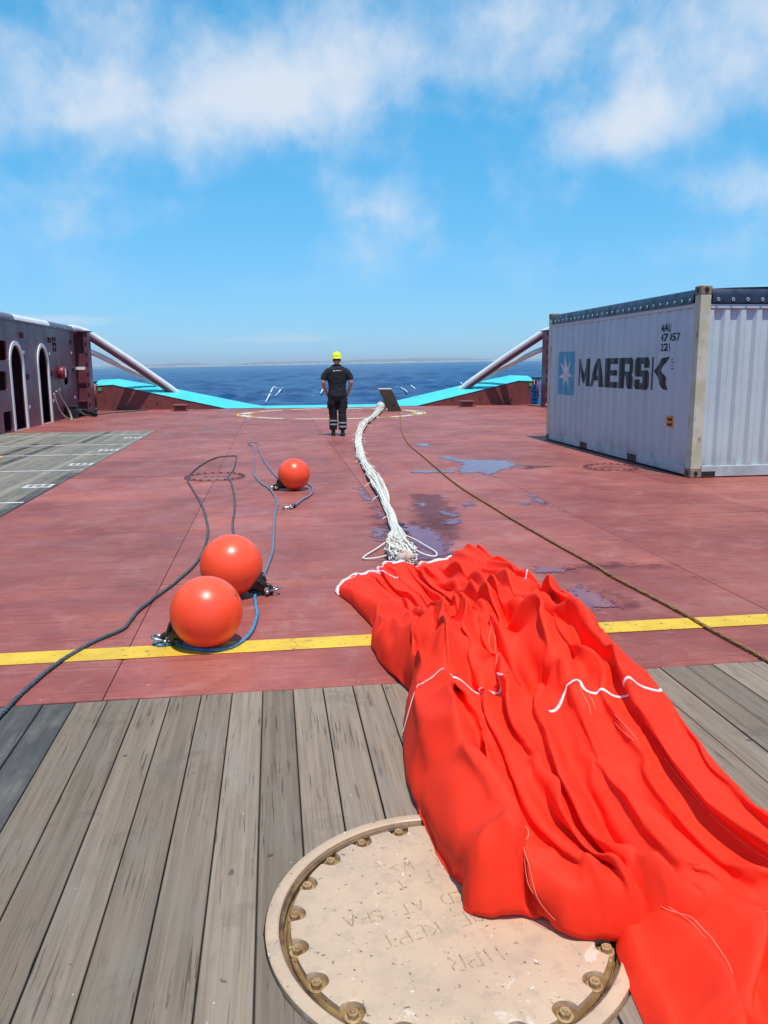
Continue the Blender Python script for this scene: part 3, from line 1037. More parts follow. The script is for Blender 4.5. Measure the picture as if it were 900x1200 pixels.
def bulwark(side):
    port = side < 0
    xf = -6.50 if port else 2 * CX + 6.50            # inner face
    d = -1 if port else 1                            # outboard direction
    t = thing('cargo_rail_wall',
              'wine-red steel side wall with two white-rimmed arched doorways along the left deck edge' if port else
              'plain wine-red steel side wall along the right deck edge behind the container',
              'wall', (xf, 20, 0))
    y0, y1, H = -4.9, 28.5, 2.80
    holes = []
    if port:
        holes = [arch(21.62, 22.62, 0.02, 2.16), arch(24.08, 25.06, 0.02, 2.16),
                 rrect(20.55, 21.42, 1.76, 2.24, 0.06), rrect(20.45, 21.22, 1.03, 1.50, 0.06),
                 rrect(26.85, 27.42, 1.04, 1.51, 0.06), rrect(20.75, 21.38, 0.02, 0.52, 0.06),
                 arch(15.0, 16.0, 0.02, 2.16), rrect(17.2, 18.2, 1.1, 1.6, 0.06)]
        holes += [rrect(25.76 + 0.23 * i, 25.95 + 0.23 * i, 2.05 + 0.155 * j, 2.18 + 0.155 * j, 0.02, 2) for i in range(2) for j in range(3)]
    m = MB()
    m.prism([(y0, 0.0), (y1, 0.0), (y1, H), (y0, H)], min(0, d * 0.05), max(0, d * 0.05), Matrix.Translation((xf, 0, 0)) @ YZ, holes)
    m.build('wall_plate', MAT['wine'], t)
    m = MB()
    xb = xf + d * 1.15
    m.box(min(xb, xb + d * 0.05), max(xb, xb + d * 0.05), y0, y1, -0.6, H - 0.02)
    m.box(min(xf + d * 0.06, xb), max(xf + d * 0.06, xb), y1 - 0.05, y1, -0.02, H - 0.02)
    for yy in (18.9, 23.3, 26.2):
        m.box(min(xf + d * 0.06, xb), max(xf + d * 0.06, xb), yy, yy + 0.05, -0.02, H - 0.03)
    m.build('inner_wall', MAT['wine'], t)
    m = MB().box(min(xf + d * 0.052, xb), max(xf + d * 0.052, xb), y0, y1 - 0.06, H - 0.018, H - 0.001)
    m.build('top_plate', MAT['wine'], t)
    # rounded cap, painted white over part of its length
    for (a, c, mat, r) in ((y0, 22.15, 'cap_purple', 0.15), (22.16, 25.5, 'white', 0.152), (25.51, 28.45, 'cap_purple', 0.15)):
        prof = [(math.cos(q) * r * 0.9, H - 0.01 + max(0, math.sin(q)) * r) for q in [math.pi * i / 10 for i in range(11)]]
        m = MB()
        vs = [(xf + d * 0.10 + x, yy, z) for yy in (a, c) for x, z in prof]
        n = len(prof)
        m.add(vs, [(i, i + 1, n + i + 1, n + i) for i in range(n - 1)] + [tuple(range(n)), tuple(range(n, 2 * n))])
        o = m.build('cap_rail', MAT[mat], t)
        smooth_by_angle(o, 40)
    m = MB().box(min(xf - d * 0.03, xf), max(xf - d * 0.03, xf), y0, y1, H - 0.05, H + 0.0)
    m.build('cap_lip', MAT['wine'], t)
    if port:
        for a, c in ((21.62, 22.62), (24.08, 25.06), (15.0, 16.0)):
            o = MB().prism(arch(a, c, 0.0, 2.16, 0.10), -0.02, 0.025, Matrix.Translation((xf, 0, 0)) @ YZ, [arch(a, c, -0.001, 2.16, -0.004)]).build('door_rim', MAT['white'], t)
        # a closed red door behind the second arch, with louvre and notice
        dm = MB().prism(arch(24.06, 25.08, 0.02, 2.16), -0.30, -0.26, Matrix.Translation((xf, 0, 0)) @ YZ).build('door', MAT['bitt'], t)
        for k in range(6):
            MB().box(xf - 0.262, xf - 0.235, 24.3, 24.86, 1.72 + 0.055 * k, 1.745 + 0.055 * k).build('louvre_slat', MAT['void'], dm)
        MB().box(xf - 0.262, xf - 0.25, 24.28, 24.86, 1.44, 1.60).build('notice', MAT['print'], dm)
        # shelf plates and signs inside the first arch
        MB().box(xf - 0.95, xf - 0.4, 21.7, 22.9, 0.98, 1.02).build('inner_shelf', MAT['wine'], t)
        MB().box(xf - 0.95, xf - 0.4, 21.7, 22.9, 1.68, 1.72).build('inner_shelf', MAT['wine'], t)
        MB().lathe([(0.10, -0.008), (0.11, 0), (0.10, 0.008)], 16, Matrix.Translation((xf - 0.30, 22.42, 1.42)) @ Matrix.Rotation(R(90), 4, 'Y')).build('round_sign', MAT['yellow_sign'], t)
        MB().box(xf - 0.32, xf - 0.30, 22.3, 22.72, 0.46, 0.62).build('notice', MAT['hose'], t)
        # small fittings on the face: light brackets, tallies
        for yy, zz in ((22.72, 2.42), (25.42, 2.38), (28.0, 2.40), (22.90, 1.35), (25.32, 1.4), (28.05, 1.5)):
            MB().bbox(xf, xf + 0.06, yy - 0.035, yy + 0.035, zz - 0.08, zz + 0.08, 0.012).build('bracket', MAT['void'], t)
        for yy, zz in ((22.82, 2.0), (25.35, 2.0), (28.05, 2.06), (28.1, 0.62), (22.95, 0.55), (25.4, 0.62), (26.22, 0.92)):
            MB().box(xf, xf + 0.012, yy - 0.05, yy + 0.05, zz - 0.05, zz + 0.03).build('tally_plate', MAT['print'], t)
        m = MB().tube([(xf + 0.02, 26.2, 2.02), (xf + 0.02, 26.2, 0.75)], 0.008, 5)
        m.build('pull_wire', MAT['steel'], t)
        # hose reel
        ro = thing('hose_reel', 'small round red drum fixed to the wine-red wall right of the arched doorways', 'reel', (xf + 0.05, 26.25, 1.42))
        MB().lathe([(0.02, 0.0), (0.17, 0.0), (0.19, 0.03), (0.19, 0.16), (0.16, 0.19), (0.05, 0.19)], 18, Matrix.Translation((xf + 0.01, 26.25, 1.42)) @ Matrix.Rotation(R(90), 4, 'Y')).build('drum', MAT['red_gear'], ro, True)
        MB().box(xf + 0.16, xf + 0.215, 26.22, 26.28, 1.30, 1.54).build('stripe', MAT['white'], ro)
        # hose hanging in a bight from the wall
        hp = [(xf + 0.05, 25.3, 0.84), (xf + 0.08, 25.34, 0.6), (xf + 0.16, 25.5, 0.25), (xf + 0.3, 25.75, 0.03), (xf + 0.34, 26.0, 0.03), (xf + 0.25, 26.05, 0.3), (xf + 0.12, 25.85, 0.65), (xf + 0.06, 25.68, 0.86), (xf + 0.06, 25.5, 0.86)]
        tag(MB().tube(curve_pts(hp, 0.06), 0.028, 7).build('hanging_hose', MAT['hose'], None, True), 'pale hose hanging in a loop beside the second arched doorway', 'hose')
        # heap of dark rope and a box at the foot of the wall
        rp = []
        for i in range(150):
            a = i * 0.33
            r = 0.30 + 0.06 * math.sin(i * 1.7)
            rp.append((xf + 0.42 + r * math.cos(a), 27.5 + r * 1.3 * math.sin(a), 0.035 + 0.0012 * i + 0.02 * math.sin(i * 0.9)))
        tag(MB().tube(rp, 0.032, 6).build('rope_coil', MAT['rubber'], None, True), 'black coiled line heaped at the foot of the wine-red wall', 'rope')
        bo = thing('deck_box', 'small dark box standing against the wine-red wall beside the black coil', 'box', (xf + 0.2, 26.75, 0))
        MB().bbox(xf + 0.04, xf + 0.36, 26.55, 26.95, 0.0, 0.34, 0.015).build('body', MAT['black'], bo)
        MB().bbox(xf + 0.03, xf + 0.37, 26.53, 26.97, 0.342, 0.39, 0.01).build('lid', MAT['void'], bo)
        MB().box(xf + 0.362, xf + 0.375, 26.70, 26.80, 0.24, 0.30).build('latch', MAT['steel'], bo)
        tag(MB().tube(curve_pts([(xf + 0.5, 27.9, 0.03), (xf + 0.8, 28.8, 0.02), (xf + 1.2, 29.8, 0.02), (xf + 1.9, 30.7, 0.02)], 0.15), 0.02, 6).build('loose_line', MAT['rope_dark'], None, True), 'thin dark line trailing from the black coil towards the stern', 'rope')
    return t


bulwark(-1)
bulwark(1)


def mir(side, x):
    return x if side < 0 else 2 * CX - x


def stern_post(side):
    t = thing('stern_post', 'wine-red H-section post at the aft end of the %s side wall' % ('left' if side < 0 else 'right'), 'post', (mir(side, -6.45), 29.2, 0))

    def bx(name, x0, x1, *r, mat='wine'):
        a, b = sorted((mir(side, x0), mir(side, x1)))
        return MB().box(a, b, *r).build(name, MAT[mat], t)
    bx('flange', -6.30, -6.16, 28.98, 29.42, 0, 2.76)
    bx('flange', -6.72, -6.66, 28.98, 29.42, 0, 2.76)
    bx('web', -6.659, -6.301, 29.17, 29.23, 0, 2.76)
    bx('head_plate', -6.80, -6.10, 28.92, 29.50, 2.762, 2.80)
    bx('foot_plate', -6.80, -6.10, 28.94, 29.48, 0.001, 0.03)
    bx('gusset', -6.62, -6.34, 29.04, 29.165, 0.42, 0.45)
    bx('name_plate', -6.62, -6.30, 28.95, 28.975, 1.50, 1.60, mat='white')
    for k in range(7):
        z = 0.4 + 0.34 * k
        MB().tube([(mir(side, -6.23), 28.97, z), (mir(side, -6.23), 28.93, z)], 0.035, 8).build('lug', MAT['wine'], t)
    return t


def crash_rail(side):
    t = thing('crash_rail', 'white-topped red rail bending down from the %s side wall to the turquoise ramp' % ('left' if side < 0 else 'right'), 'rail', (mir(side, -6.4), 29, 2.8))
    P = [(-6.62, 28.52, 2.80), (-6.58, 28.9, 2.82), (-6.50, 29.3, 2.80), (-6.28, 29.62, 2.70), (-5.95, 29.95, 2.45), (-5.2, 30.6, 1.86), (-4.5, 31.2, 1.28), (-3.92, 31.65, 0.80), (-3.60, 31.92, 0.50)]
    P = [(mir(side, x), y, z) for x, y, z in P]
    c = curve_pts(P, 0.12)
    MB().tube([(q.x, q.y, q.z - 0.085) for q in c], 0.095, 10).build('beam', MAT['wine'], t, True)
    MB().tube([(q.x, q.y, q.z + 0.045) for q in c], 0.122, 12).build('white_cap', MAT['white'], t, True)
    t2 = thing('brace_rail', 'thinner white brace behind the bending rail at the %s stern corner' % ('left' if side < 0 else 'right'), 'rail', (mir(side, -6.6), 29.6, 2.2))
    Q = [(mir(side, x), y, z) for x, y, z in [(-6.62, 29.45, 2.28), (-6.1, 30.1, 2.02), (-4.40, 32.0, 0.95)]]
    MB().tube(Q, 0.10, 12).build('tube', MAT['white'], t2, True)
    MB().tube([Q[0], Vector(Q[0]).lerp(Vector(Q[1]), 0.1)], 0.14, 12).build('end_flange', MAT['white'], t2, True)
    return t


def stern_ramp(side):
    t = thing('stern_ramp', 'sloping turquoise-topped stern bulwark with dark red face at the %s corner' % ('left' if side < 0 else 'right'), 'bulwark', (mir(side, -4), 31.4, 0))
    XZ = Matrix(((1, 0, 0, 0), (0, 0, -1, 0), (0, 1, 0, 0), (0, 0, 0, 1)))
    face = [(-6.48, 0.0), (-1.80, 0.0), (-5.85, 0.93), (-6.48, 0.90)]
    face = [(mir(side, x), z) for x, z in face]
    MB().prism(face, -31.36, -31.30, XZ).build('face', MAT['bitt'], t)
    near = [(-6.50, 0.912), (-5.85, 0.940), (-3.8, 0.470), (-1.78, 0.012), (-0.30, 0.012)]
    far = [(-6.50, 1.11), (-5.80, 1.14), (-3.6, 0.72), (-0.95, 0.14), (-0.30, 0.03)]
    m = MB()
    vs = []
    for (xn, zn), (xf_, zf) in zip(near, far):
        for k in range(6):
            u = k / 5
            vs.append((mir(side, xn + (xf_ - xn) * u), 31.28 + 1.0 * u, zn + (zf - zn) * math.sin(u * math.pi / 2)))
        vs.append((mir(side, xf_), 32.40, zf - 0.12))
        vs.append((mir(side, xf_), 32.42, -1.5))
    fs = [(i * 8 + k, i * 8 + k + 1, i * 8 + 9 + k, i * 8 + 8 + k) for i in range(len(near) - 1) for k in range(7)]
    fs += [tuple(range(8)), tuple(range(32, 40))]
    m.add(vs, fs)
    o = m.build('ramp_top', MAT['turquoise'], t)
    smooth_by_angle(o, 40)
    # end roller guard and dark gear between ramp and post
    MB().tube([(mir(side, -6.52), 31.40, 0.10), (mir(side, -6.52), 31.40, 0.98)], 0.10, 10).build('end_pillar', MAT['bitt'], t, True)
    MB().box(*sorted((mir(side, -6.95), mir(side, -6.55))), 31.2, 31.9, 0.98, 1.06).build('end_plate', MAT['black'], t)
    MB().tube([(mir(side, -6.60), 31.22, 0.95), (mir(side, -6.64), 31.2, 0.5), (mir(side, -6.60), 31.2, 0.15)], 0.05, 8).build('hose_bend', MAT['red_gear'], t, True)
    MB().box(*sorted((mir(side, -6.40), mir(side, -6.28))), 31.27, 31.295, 0.72, 0.84).build('green_tally', paint('green_tally_paint', (0.10, 0.38, 0.16), None, 0.5, 9, bump=0), t)
    for x in (-5.6, -4.3, -3.2):
        MB().tube([(mir(side, x), 31.30, 0.30), (mir(side, x), 31.25, 0.30)], 0.025, 6).build('stud', MAT['bitt'], t)
    return t


for s_ in (-1, 1):
    stern_post(s_)
    crash_rail(s_)
    stern_ramp(s_)

# stern roller
t = thing('stern_roller', 'long turquoise roller lying across the open stern between the two ramps', 'roller', (CX, 32.3, -0.8))
m = MB().lathe([(0.3, -2.30), (0.80, -2.29), (0.82, -2.2), (0.82, 2.2), (0.80, 2.29), (0.3, 2.30)], 40, Matrix.Translation((CX, 32.32, -0.775)) @ Matrix.Rotation(R(90), 4, 'Y'))
smooth_by_angle(m.build('drum', MAT['turquoise'], t), 40)
for s_ in (-1, 1):
    MB().lathe([(0.02, -0.15), (0.28, -0.15), (0.28, 0.15), (0.02, 0.15)], 20, Matrix.Translation((CX + s_ * 2.46, 32.32, -0.775)) @ Matrix.Rotation(R(90), 4, 'Y')).build('bearing', MAT['black'], t)

# deck fittings along the stern
for x in (-3.35, 7.30):
    t = thing('deck_fairlead', 'low flat-topped red fitting on the deck before the %s ramp' % ('left' if x < 0 else 'right'), 'fitting', (x, 30.2, 0), 'low fittings before the ramps')
    MB().bbox(x - 0.20, x + 0.20, 30.05, 30.35, 0, 0.16, 0.02).build('pedestal', MAT['bitt'], t)
    MB().bbox(x - 0.27, x + 0.27, 29.98, 30.42, 0.162, 0.24, 0.03).build('head', MAT['bitt'], t)
    MB().box(x - 0.30, x + 0.30, 29.95, 30.45, 0.001, 0.02).build('foot_plate', MAT['bitt'], t)

# leaning guide pin
t = thing('guide_pin', 'dark leaning block with a pale top standing by the end of the white cords', 'block', (4.2, 28.0, 0))
sh = Matrix(((1, 0, -0.46, 4.23), (0, 1, 0.05, 28.15), (0, 0, 1, 0), (0, 0, 0, 1)))
MB().bbox(-0.215, 0.215, -0.17, 0.17, 0, 0.74, 0.02, sh).build('body', MAT['pin'], t)
MB().bbox(-0.225, 0.225, -0.18, 0.18, 0.742, 0.785, 0.01, sh).build('pale_top', MAT['pin_top'], t)
MB().box(-0.10, 0.10, -0.183, -0.172, 0.2, 0.55, sh).build('wear_strip', MAT['pin'], t)

# blue bundle by the right post
bp = [(mir(1, -6.28) + 0.10 * math.sin(i * 0.7) - 0.10, 30.3 + 0.12 * math.cos(i * 0.9), 0.08 + 0.012 * i) for i in range(60)]
t = thing('hanging_line', 'blue line hung in a bunch beside the right stern post', 'rope', (mir(1, -6.28), 30.3, 0))
MB().tube(bp, 0.045, 6).build('bunch', MAT['blue_plastic'], t, True)
MB().tube([bp[-1], (mir(1, -6.3), 30.1, 1.0), (mir(1, -6.32), 29.5, 1.1)], 0.02, 6).build('tail', MAT['blue_plastic'], t, True)
tag(MB().tube(curve_pts([(mir(1, -5.9), 27.3, 0.05), (mir(1, -6.1), 27.8, 0.05), (mir(1, -6.0), 28.3, 0.12), (mir(1, -6.2), 28.6, 0.06)], 0.1), 0.05, 7).build('short_hose', MAT['hose'], None, True), 'short pale hose lying by the foot of the right stern post', 'hose')


# flush round covers in the red deck
def deck_cover(cx, cy, r, label):
    t = thing('deck_manhole', label, 'manhole', (cx, cy, 0), 'flush red manholes')
    Mx = Matrix.Translation((cx, cy, 0))
    MB().lathe([(r - 0.07, 0.001), (r - 0.06, 0.012), (r - 0.01, 0.012), (r, 0.001)], 40, Mx, False).build('rim', MAT['bitt'], t, True)
    MB().lathe([(0.001, 0.0075), (r - 0.095, 0.0075), (r - 0.08, 0.001)], 40, Mx, False).build('cover', MAT['deck'], t)
    for k in range(22):
        a = 2 * math.pi * k / 22
        MB().lathe([(0.022, 0.010), (0.022, 0.024), (0.012, 0.027), (0.001, 0.027)], 6, Matrix.Translation((cx + (r - 0.035) * math.cos(a), cy + (r - 0.035) * math.sin(a), 0)), False).build('bolt', MAT['seam'], t)
    for k in range(4):
        MB().box(cx - 0.16 + 0.09 * k, cx - 0.10 + 0.09 * k, cy - 0.05, cy + 0.05, 0.0075, 0.011).build('raised_mark', MAT['seam'], t)


deck_cover(-0.865, 11.76, 0.44, 'flush red manhole ringed with bolts under the dark blue rope')
deck_cover(5.10, 11.70, 0.42, 'flush red manhole ringed with bolts beside the container')

# ================================================================ CONTAINER
KX, KY = 5.70, 10.41
KL, KW, KH = 6.058, 2.438, 2.591
cont = thing('shipping_container', 'grey open-top shipping container with black lettering and navy tarpaulin roof', 'container', (KX, KY, 0))


def corr_breaks(L0, L1, pitch=0.288, flat=0.078, slope=0.064):
    """corners of the corrugation along a panel: (position, depth 0 or 1)"""
    out = [(L0, 0.0)]
    y = L0 + 0.06
    while y + pitch < L1 - 0.05:
        out += [(y, 0.0), (y + slope, 1.0), (y + slope + flat, 1.0), (y + 2 * slope + flat, 0.0)]
        y += pitch
    out.append((L1, 0.0))
    return out


SIDE = corr_breaks(0.16, KL - 0.16)
ENDP = corr_breaks(0.15, KW - 0.15, 0.232, 0.082, 0.040)


def corr_depth(br, y):
    for (a, da), (b_, db) in zip(br, br[1:]):
        if a <= y <= b_:
            return da + (db - da) * ((y - a) / (b_ - a) if b_ > a else 0)
    return 0.0


def side_panel(x_out, sgn, z0, z1):
    m = MB()
    for (a, da), (b_, db) in zip(SIDE, SIDE[1:]):
        if b_ - a < 1e-6:
            continue
        xa, xb = x_out + sgn * (0.014 + 0.0185 * da), x_out + sgn * (0.014 + 0.0185 * db)
        m.add([(KX + xa, KY + a, z0), (KX + xb, KY + b_, z0), (KX + xb, KY + b_, z1), (KX + xa, KY + a, z1)], [(0, 1, 2, 3)])
    return m.build('side_panel', MAT['container'], cont, recalc=False)


pan = side_panel(0, 1, 0.155, 2.312)
pan_r = side_panel(KW, -1, 0.155, 2.312)


def end_panel(y_out, sgn):
    m = MB()
    for (a, da), (b_, db) in zip(ENDP, ENDP[1:]):
        if b_ - a < 1e-6:
            continue
        ya, yb = y_out + sgn * (0.016 + 0.045 * da), y_out + sgn * (0.016 + 0.045 * db)
        m.add([(KX + a, KY + ya, 0.165), (KX + b_, KY + yb, 0.165), (KX + b_, KY + yb, 2.29), (KX + a, KY + ya, 2.29)], [(0, 1, 2, 3)])
    return m.build('end_panel', MAT['container'], cont, recalc=False)


end_panel(0, 1)
end_panel(KL, -1)


def cbox(name, x0, x1, y0, y1, z0, z1, mat, bev=0.008, parent=None):
    return MB().bbox(KX + x0, KX + x1, KY + y0, KY + y1, z0, z1, bev).build(name, MAT[mat], parent or cont)


for x in (0, 1):
    for y in (0, 1):
        x0 = 0.004 if x == 0 else KW - 0.154
        y0 = 0.004 if y == 0 else KL - 0.164
        cbox('corner_post', x0, x0 + 0.150, y0, y0 + 0.160, 0.119, KH - 0.119, 'post')
        for z in (0, 1):
            X0 = 0 if x == 0 else KW - 0.162
            Y0 = 0 if y == 0 else KL - 0.178
            Z0 = 0.0 if z == 0 else KH - 0.118
            c = cbox('corner_casting', X0, X0 + 0.162, Y0, Y0 + 0.178, Z0, Z0 + 0.118, 'rustmetal', 0.012)
            ex = KX + (-0.003 if x == 0 else KW + 0.003)
            ey = KY + (-0.003 if y == 0 else KL + 0.003)
            sx, sy = (1 if x == 0 else -1), (1 if y == 0 else -1)
            hole = [(math.cos(a) * 0.030, math.sin(a) * 0.038) for a in [2 * math.pi * k / 14 for k in range(14)]]
            MB().prism(hole, -0.002, 0.002, Matrix.Translation((KX + X0 + 0.081, ey, Z0 + 0.06)) @ Matrix(((1, 0, 0, 0), (0, 0, 1, 0), (0, 1, 0, 0), (0, 0, 0, 1)))).build('aperture', MAT['black'], c)
            MB().prism(hole, -0.002, 0.002, Matrix.Translation((ex, KY + Y0 + 0.089, Z0 + 0.06)) @ Matrix(((0, 0, 1, 0), (1, 0, 0, 0), (0, 1, 0, 0), (0, 0, 0, 1)))).build('aperture', MAT['black'], c)
    X0 = 0.006 if x == 0 else KW - 0.066
    rail = cbox('bottom_rail', X0, X0 + 0.06, 0.180, KL - 0.180, 0.025, 0.154, 'container')
    for (a, b_) in ((1.72, 2.05), (3.78, 4.13)):
        xo = KX + (X0 - 0.003 if x == 0 else X0 + 0.035)
        MB().box(xo, xo + 0.028, KY + a, KY + b_, 0.03, 0.140).build('fork_pocket', MAT['black'], rail)
    cbox('top_rail', X0, X0 + 0.06, 0.166, KL - 0.166, 2.313, 2.375, 'container')
for y in (0, 1):
    Y0 = 0.006 if y == 0 else KL - 0.066
    r_ = cbox('end_sill', 0.165, KW - 0.165, Y0, Y0 + 0.06, 0.012, 0.164, 'container')
    yo = KY + (Y0 - 0.003 if y == 0 else Y0 + 0.04)
    for a in (0.17, 2.06):
        MB().box(KX + a, KX + a + 0.20, yo, yo + 0.023, 0.018, 0.088).build('lashing_pocket', MAT['black'], r_)
    cbox('end_header', 0.157, KW - 0.157, Y0, Y0 + 0.06, 2.292, 2.352, 'container')
cbox('floor', 0.07, KW - 0.07, 0.07, KL - 0.07, 0.12, 0.15, 'rustmetal')

# tarpaulin: a low roof sagging between its bows, skirts laced to the rails
nx, ny = 10, 60
m = MB()
vs = []
for j in range(ny + 1):
    yy = 0.05 + (KL - 0.10) * j / ny
    bow = 0.018 * abs(math.sin(math.pi * j / ny * 9))
    for i in range(nx + 1):
        u = i / nx
        xx = 0.05 + (KW - 0.10) * u
        zz = 2.548 + 0.035 * math.sin(math.pi * u) - bow * math.sin(math.pi * u) + 0.008 * mnoise.noise((xx * 3, yy * 3, 2))
        vs.append((KX + xx, KY + yy, zz))
m.add(vs, [(j * (nx + 1) + i, j * (nx + 1) + i + 1, (j + 1) * (nx + 1) + i + 1, (j + 1) * (nx + 1) + i) for j in range(ny) for i in range(nx)])
tarp = m.build('tarpaulin', MAT['navy'], cont, True)


def skirt(p0, p1, outv, gap0, gap1, n):
    """side curtain from the roof edge down over the rail, with soft vertical billows"""
    m = MB()
    vs = []
    p0, p1, outv = Vector(p0), Vector(p1), Vector(outv)
    for i in range(n + 1):
        q = p0.lerp(p1, i / n)
        w = 0.012 * mnoise.noise((i * 0.35, outv.x * 5, outv.y * 5))
        for k, (zz, oo) in enumerate(((2.556, -0.045), (2.535, -0.012 + w * 0.4), (2.46, 0.004 + w), (2.40, 0.008 + w), (2.366, 0.010))):
            vs.append(tuple(q + outv * oo + Vector((0, 0, zz))))
    m.add(vs, [(i * 5 + k, i * 5 + k + 1, i * 5 + 6 + k, i * 5 + 5 + k) for i in range(n) for k in range(4)])
    o = m.build('skirt', MAT['navy'], tarp, True, recalc=False)
    return o


skirt((KX, KY + 0.18, 0), (KX, KY + KL - 0.18, 0), (-1, 0, 0), 0, 0, 80)
skirt((KX + KW, KY + 0.18, 0), (KX + KW, KY + KL - 0.18, 0), (1, 0, 0), 0, 0, 80)
skirt((KX + 0.165, KY, 0), (KX + KW - 0.165, KY, 0), (0, -1, 0), 0, 0, 30)
skirt((KX + 0.165, KY + KL, 0), (KX + KW - 0.165, KY + KL, 0), (0, 1, 0), 0, 0, 30)


def eyelet(c, axis):
    Rm = Matrix.Rotation(R(90), 4, 'Y') if axis == 'x' else Matrix.Rotation(R(90), 4, 'X')
    cir = [Matrix.Translation(c) @ Rm @ Vector((0.0185 * math.cos(a), 0.0185 * math.sin(a), 0)) for a in [2 * math.pi * k / 10 for k in range(10)]]
    MB().tube(cir, 0.005, 5, closed=True).build('eyelet', MAT['container'], tarp, True)


for k in range(27):
    eyelet((KX - 0.022, KY + 0.26 + k * 0.214, 2.415), 'x')
for k in range(10):
    eyelet((KX + 0.24 + 0.212 * k, KY - 0.022, 2.41), 'y')
# ---- lettering, laid into the corrugation of the port-side panel
LETTERS = {
    'M': ([(0, 0), (0, 1), (0.24, 1), (0.50, 0.42), (0.76, 1), (1, 1), (1, 0), (0.72, 0), (0.72, 0.55), (0.54, 0.10), (0.46, 0.10), (0.20, 0.60), (0.20, 0)], []),
    'A': ([(0, 0), (0.50, 1), (0.80, 1), (1, 0), (0.72, 0), (0.69, 0.22), (0.38, 0.22), (0.29, 0)], [(0.47, 0.40), (0.655, 0.40), (0.61, 0.76)]),
    'E': ([(0, 0), (0, 1), (1, 1), (1, 0.80), (0.42, 0.80), (0.42, 0.60), (0.95, 0.60), (0.95, 0.41), (0.42, 0.41), (0.42, 0.20), (1, 0.20), (1, 0)], []),
    'R': ([(0, 0), (0, 1), (0.88, 1), (1, 0.92), (1, 0.54), (0.90, 0.46), (1, 0.38), (1, 0), (0.70, 0), (0.44, 0.42), (0.40, 0.42), (0.40, 0)], [(0.40, 0.56), (0.80, 0.56), (0.80, 0.80), (0.40, 0.80)]),
    'S': ([(0, 0.12), (0.12, 0), (0.88, 0), (1, 0.12), (1, 0.50), (0.90, 0.60), (0.40, 0.60), (0.40, 0.80), (0.68, 0.80), (0.68, 0.68), (1, 0.68), (1, 0.88), (0.88, 1), (0.12, 1), (0, 0.88), (0, 0.50), (0.10, 0.40), (0.62, 0.40), (0.62, 0.20), (0.34, 0.20), (0.34, 0.31), (0, 0.31)], []),
}
K_STEM = [(0, 0), (0, 1), (0.10, 1), (0.10, 0)]
K_ARM = [(0.14, 0.60), (0.34, 0.80), (0.56, 0.96), (1, 1.02), (0.68, 0.78), (0.54, 0.60), (0.70, 0.47), (0.80, 0.38), (0.78, 0.20), (0.92, 0.02), (0.70, 0.04), (0.52, 0.16), (0.36, 0.34), (0.14, 0.56)]


def on_side(name, mats, polys, far, near, z0, z1, lift, parent):
    """flat outlines in a unit box, spread from far (left in the picture) to near along the panel and folded over its ribs"""
    bm = bmesh.new()
    for poly, hole in polys:
        es = []
        for ring_ in [poly] + ([hole] if hole else []):
            q = [bm.verts.new((far + (near - far) * u, z0 + (z1 - z0) * v, 0)) for u, v in ring_]
            es += [bm.edges.new((q[i], q[(i + 1) % len(q)])) for i in range(len(q))]
        bmesh.ops.triangle_fill(bm, use_beauty=True, edges=es, normal=(0, 0, 1))
    for y, _ in SIDE:
        g = list(bm.verts) + list(bm.edges) + list(bm.faces)
        bmesh.ops.bisect_plane(bm, geom=g, plane_co=(y, 0, 0), plane_no=(1, 0, 0), dist=1e-5)
    bm.verts.index_update()
    vs = [(KX + 0.014 + 0.0185 * corr_depth(SIDE, q.co.x) - lift, KY + q.co.x, q.co.y) for q in bm.verts]
    fs = [[q.index for q in f.verts] for f in bm.faces]
    bm.free()
    me = bpy.data.meshes.new(name)
    me.from_pydata(vs, [], fs)
    o = link(name, me, mats, parent)
    return o


ZL0, ZL1 = 1.170, 1.665
for ch, far, near in (('M', 14.780, 14.235), ('A', 14.225, 13.603), ('E', 13.56, 13.02), ('R', 12.964, 12.441), ('S', 12.35, 11.872)):
    on_side('lettering', MAT['letter'], [LETTERS[ch]], far - KY, near - KY, ZL0, ZL1, 0.003, pan)
on_side('lettering', MAT['letter'], [(K_STEM, None), (K_ARM, None)], 11.76 - KY, 11.205 - KY, ZL0, ZL1, 0.003, pan)
sq = rrect(0, 1, 0, 1, 0.06)
on_side('logo_square', MAT['logo_blue'], [(sq, None)], 15.905 - KY, 14.969 - KY, 0.973, 1.809, 0.003, pan)
star = []
for k in range(14):
    a = math.pi / 2 + math.pi * k / 7 + 0.06
    r_ = 0.42 if k % 2 == 0 else 0.155
    star.append((0.5 + r_ * math.cos(a), 0.5 + r_ * math.sin(a)))
on_side('logo_star', MAT['print'], [(star, None)], 15.905 - KY, 14.969 - KY, 0.973, 1.809, 0.006, pan)


def text_outline(txt, bold=0.012):
    cu = bpy.data.curves.new('txt', 'FONT')
    cu.body = txt
    cu.offset = bold
    cu.fill_mode = 'BOTH'
    ob = bpy.data.objects.new('txt', cu)
    COL.objects.link(ob)
    dg = bpy.context.evaluated_depsgraph_get()
    me = bpy.data.meshes.new_from_object(ob.evaluated_get(dg))
    bpy.data.objects.remove(ob)
    bpy.data.curves.remove(cu)
    vs = np.array([v.co[:2] for v in me.vertices])
    fs = [tuple(f.vertices) for f in me.polygons]
    bpy.data.meshes.remove(me)
    return (vs - vs.min(0)) / (vs.max(0) - vs.min(0)), fs


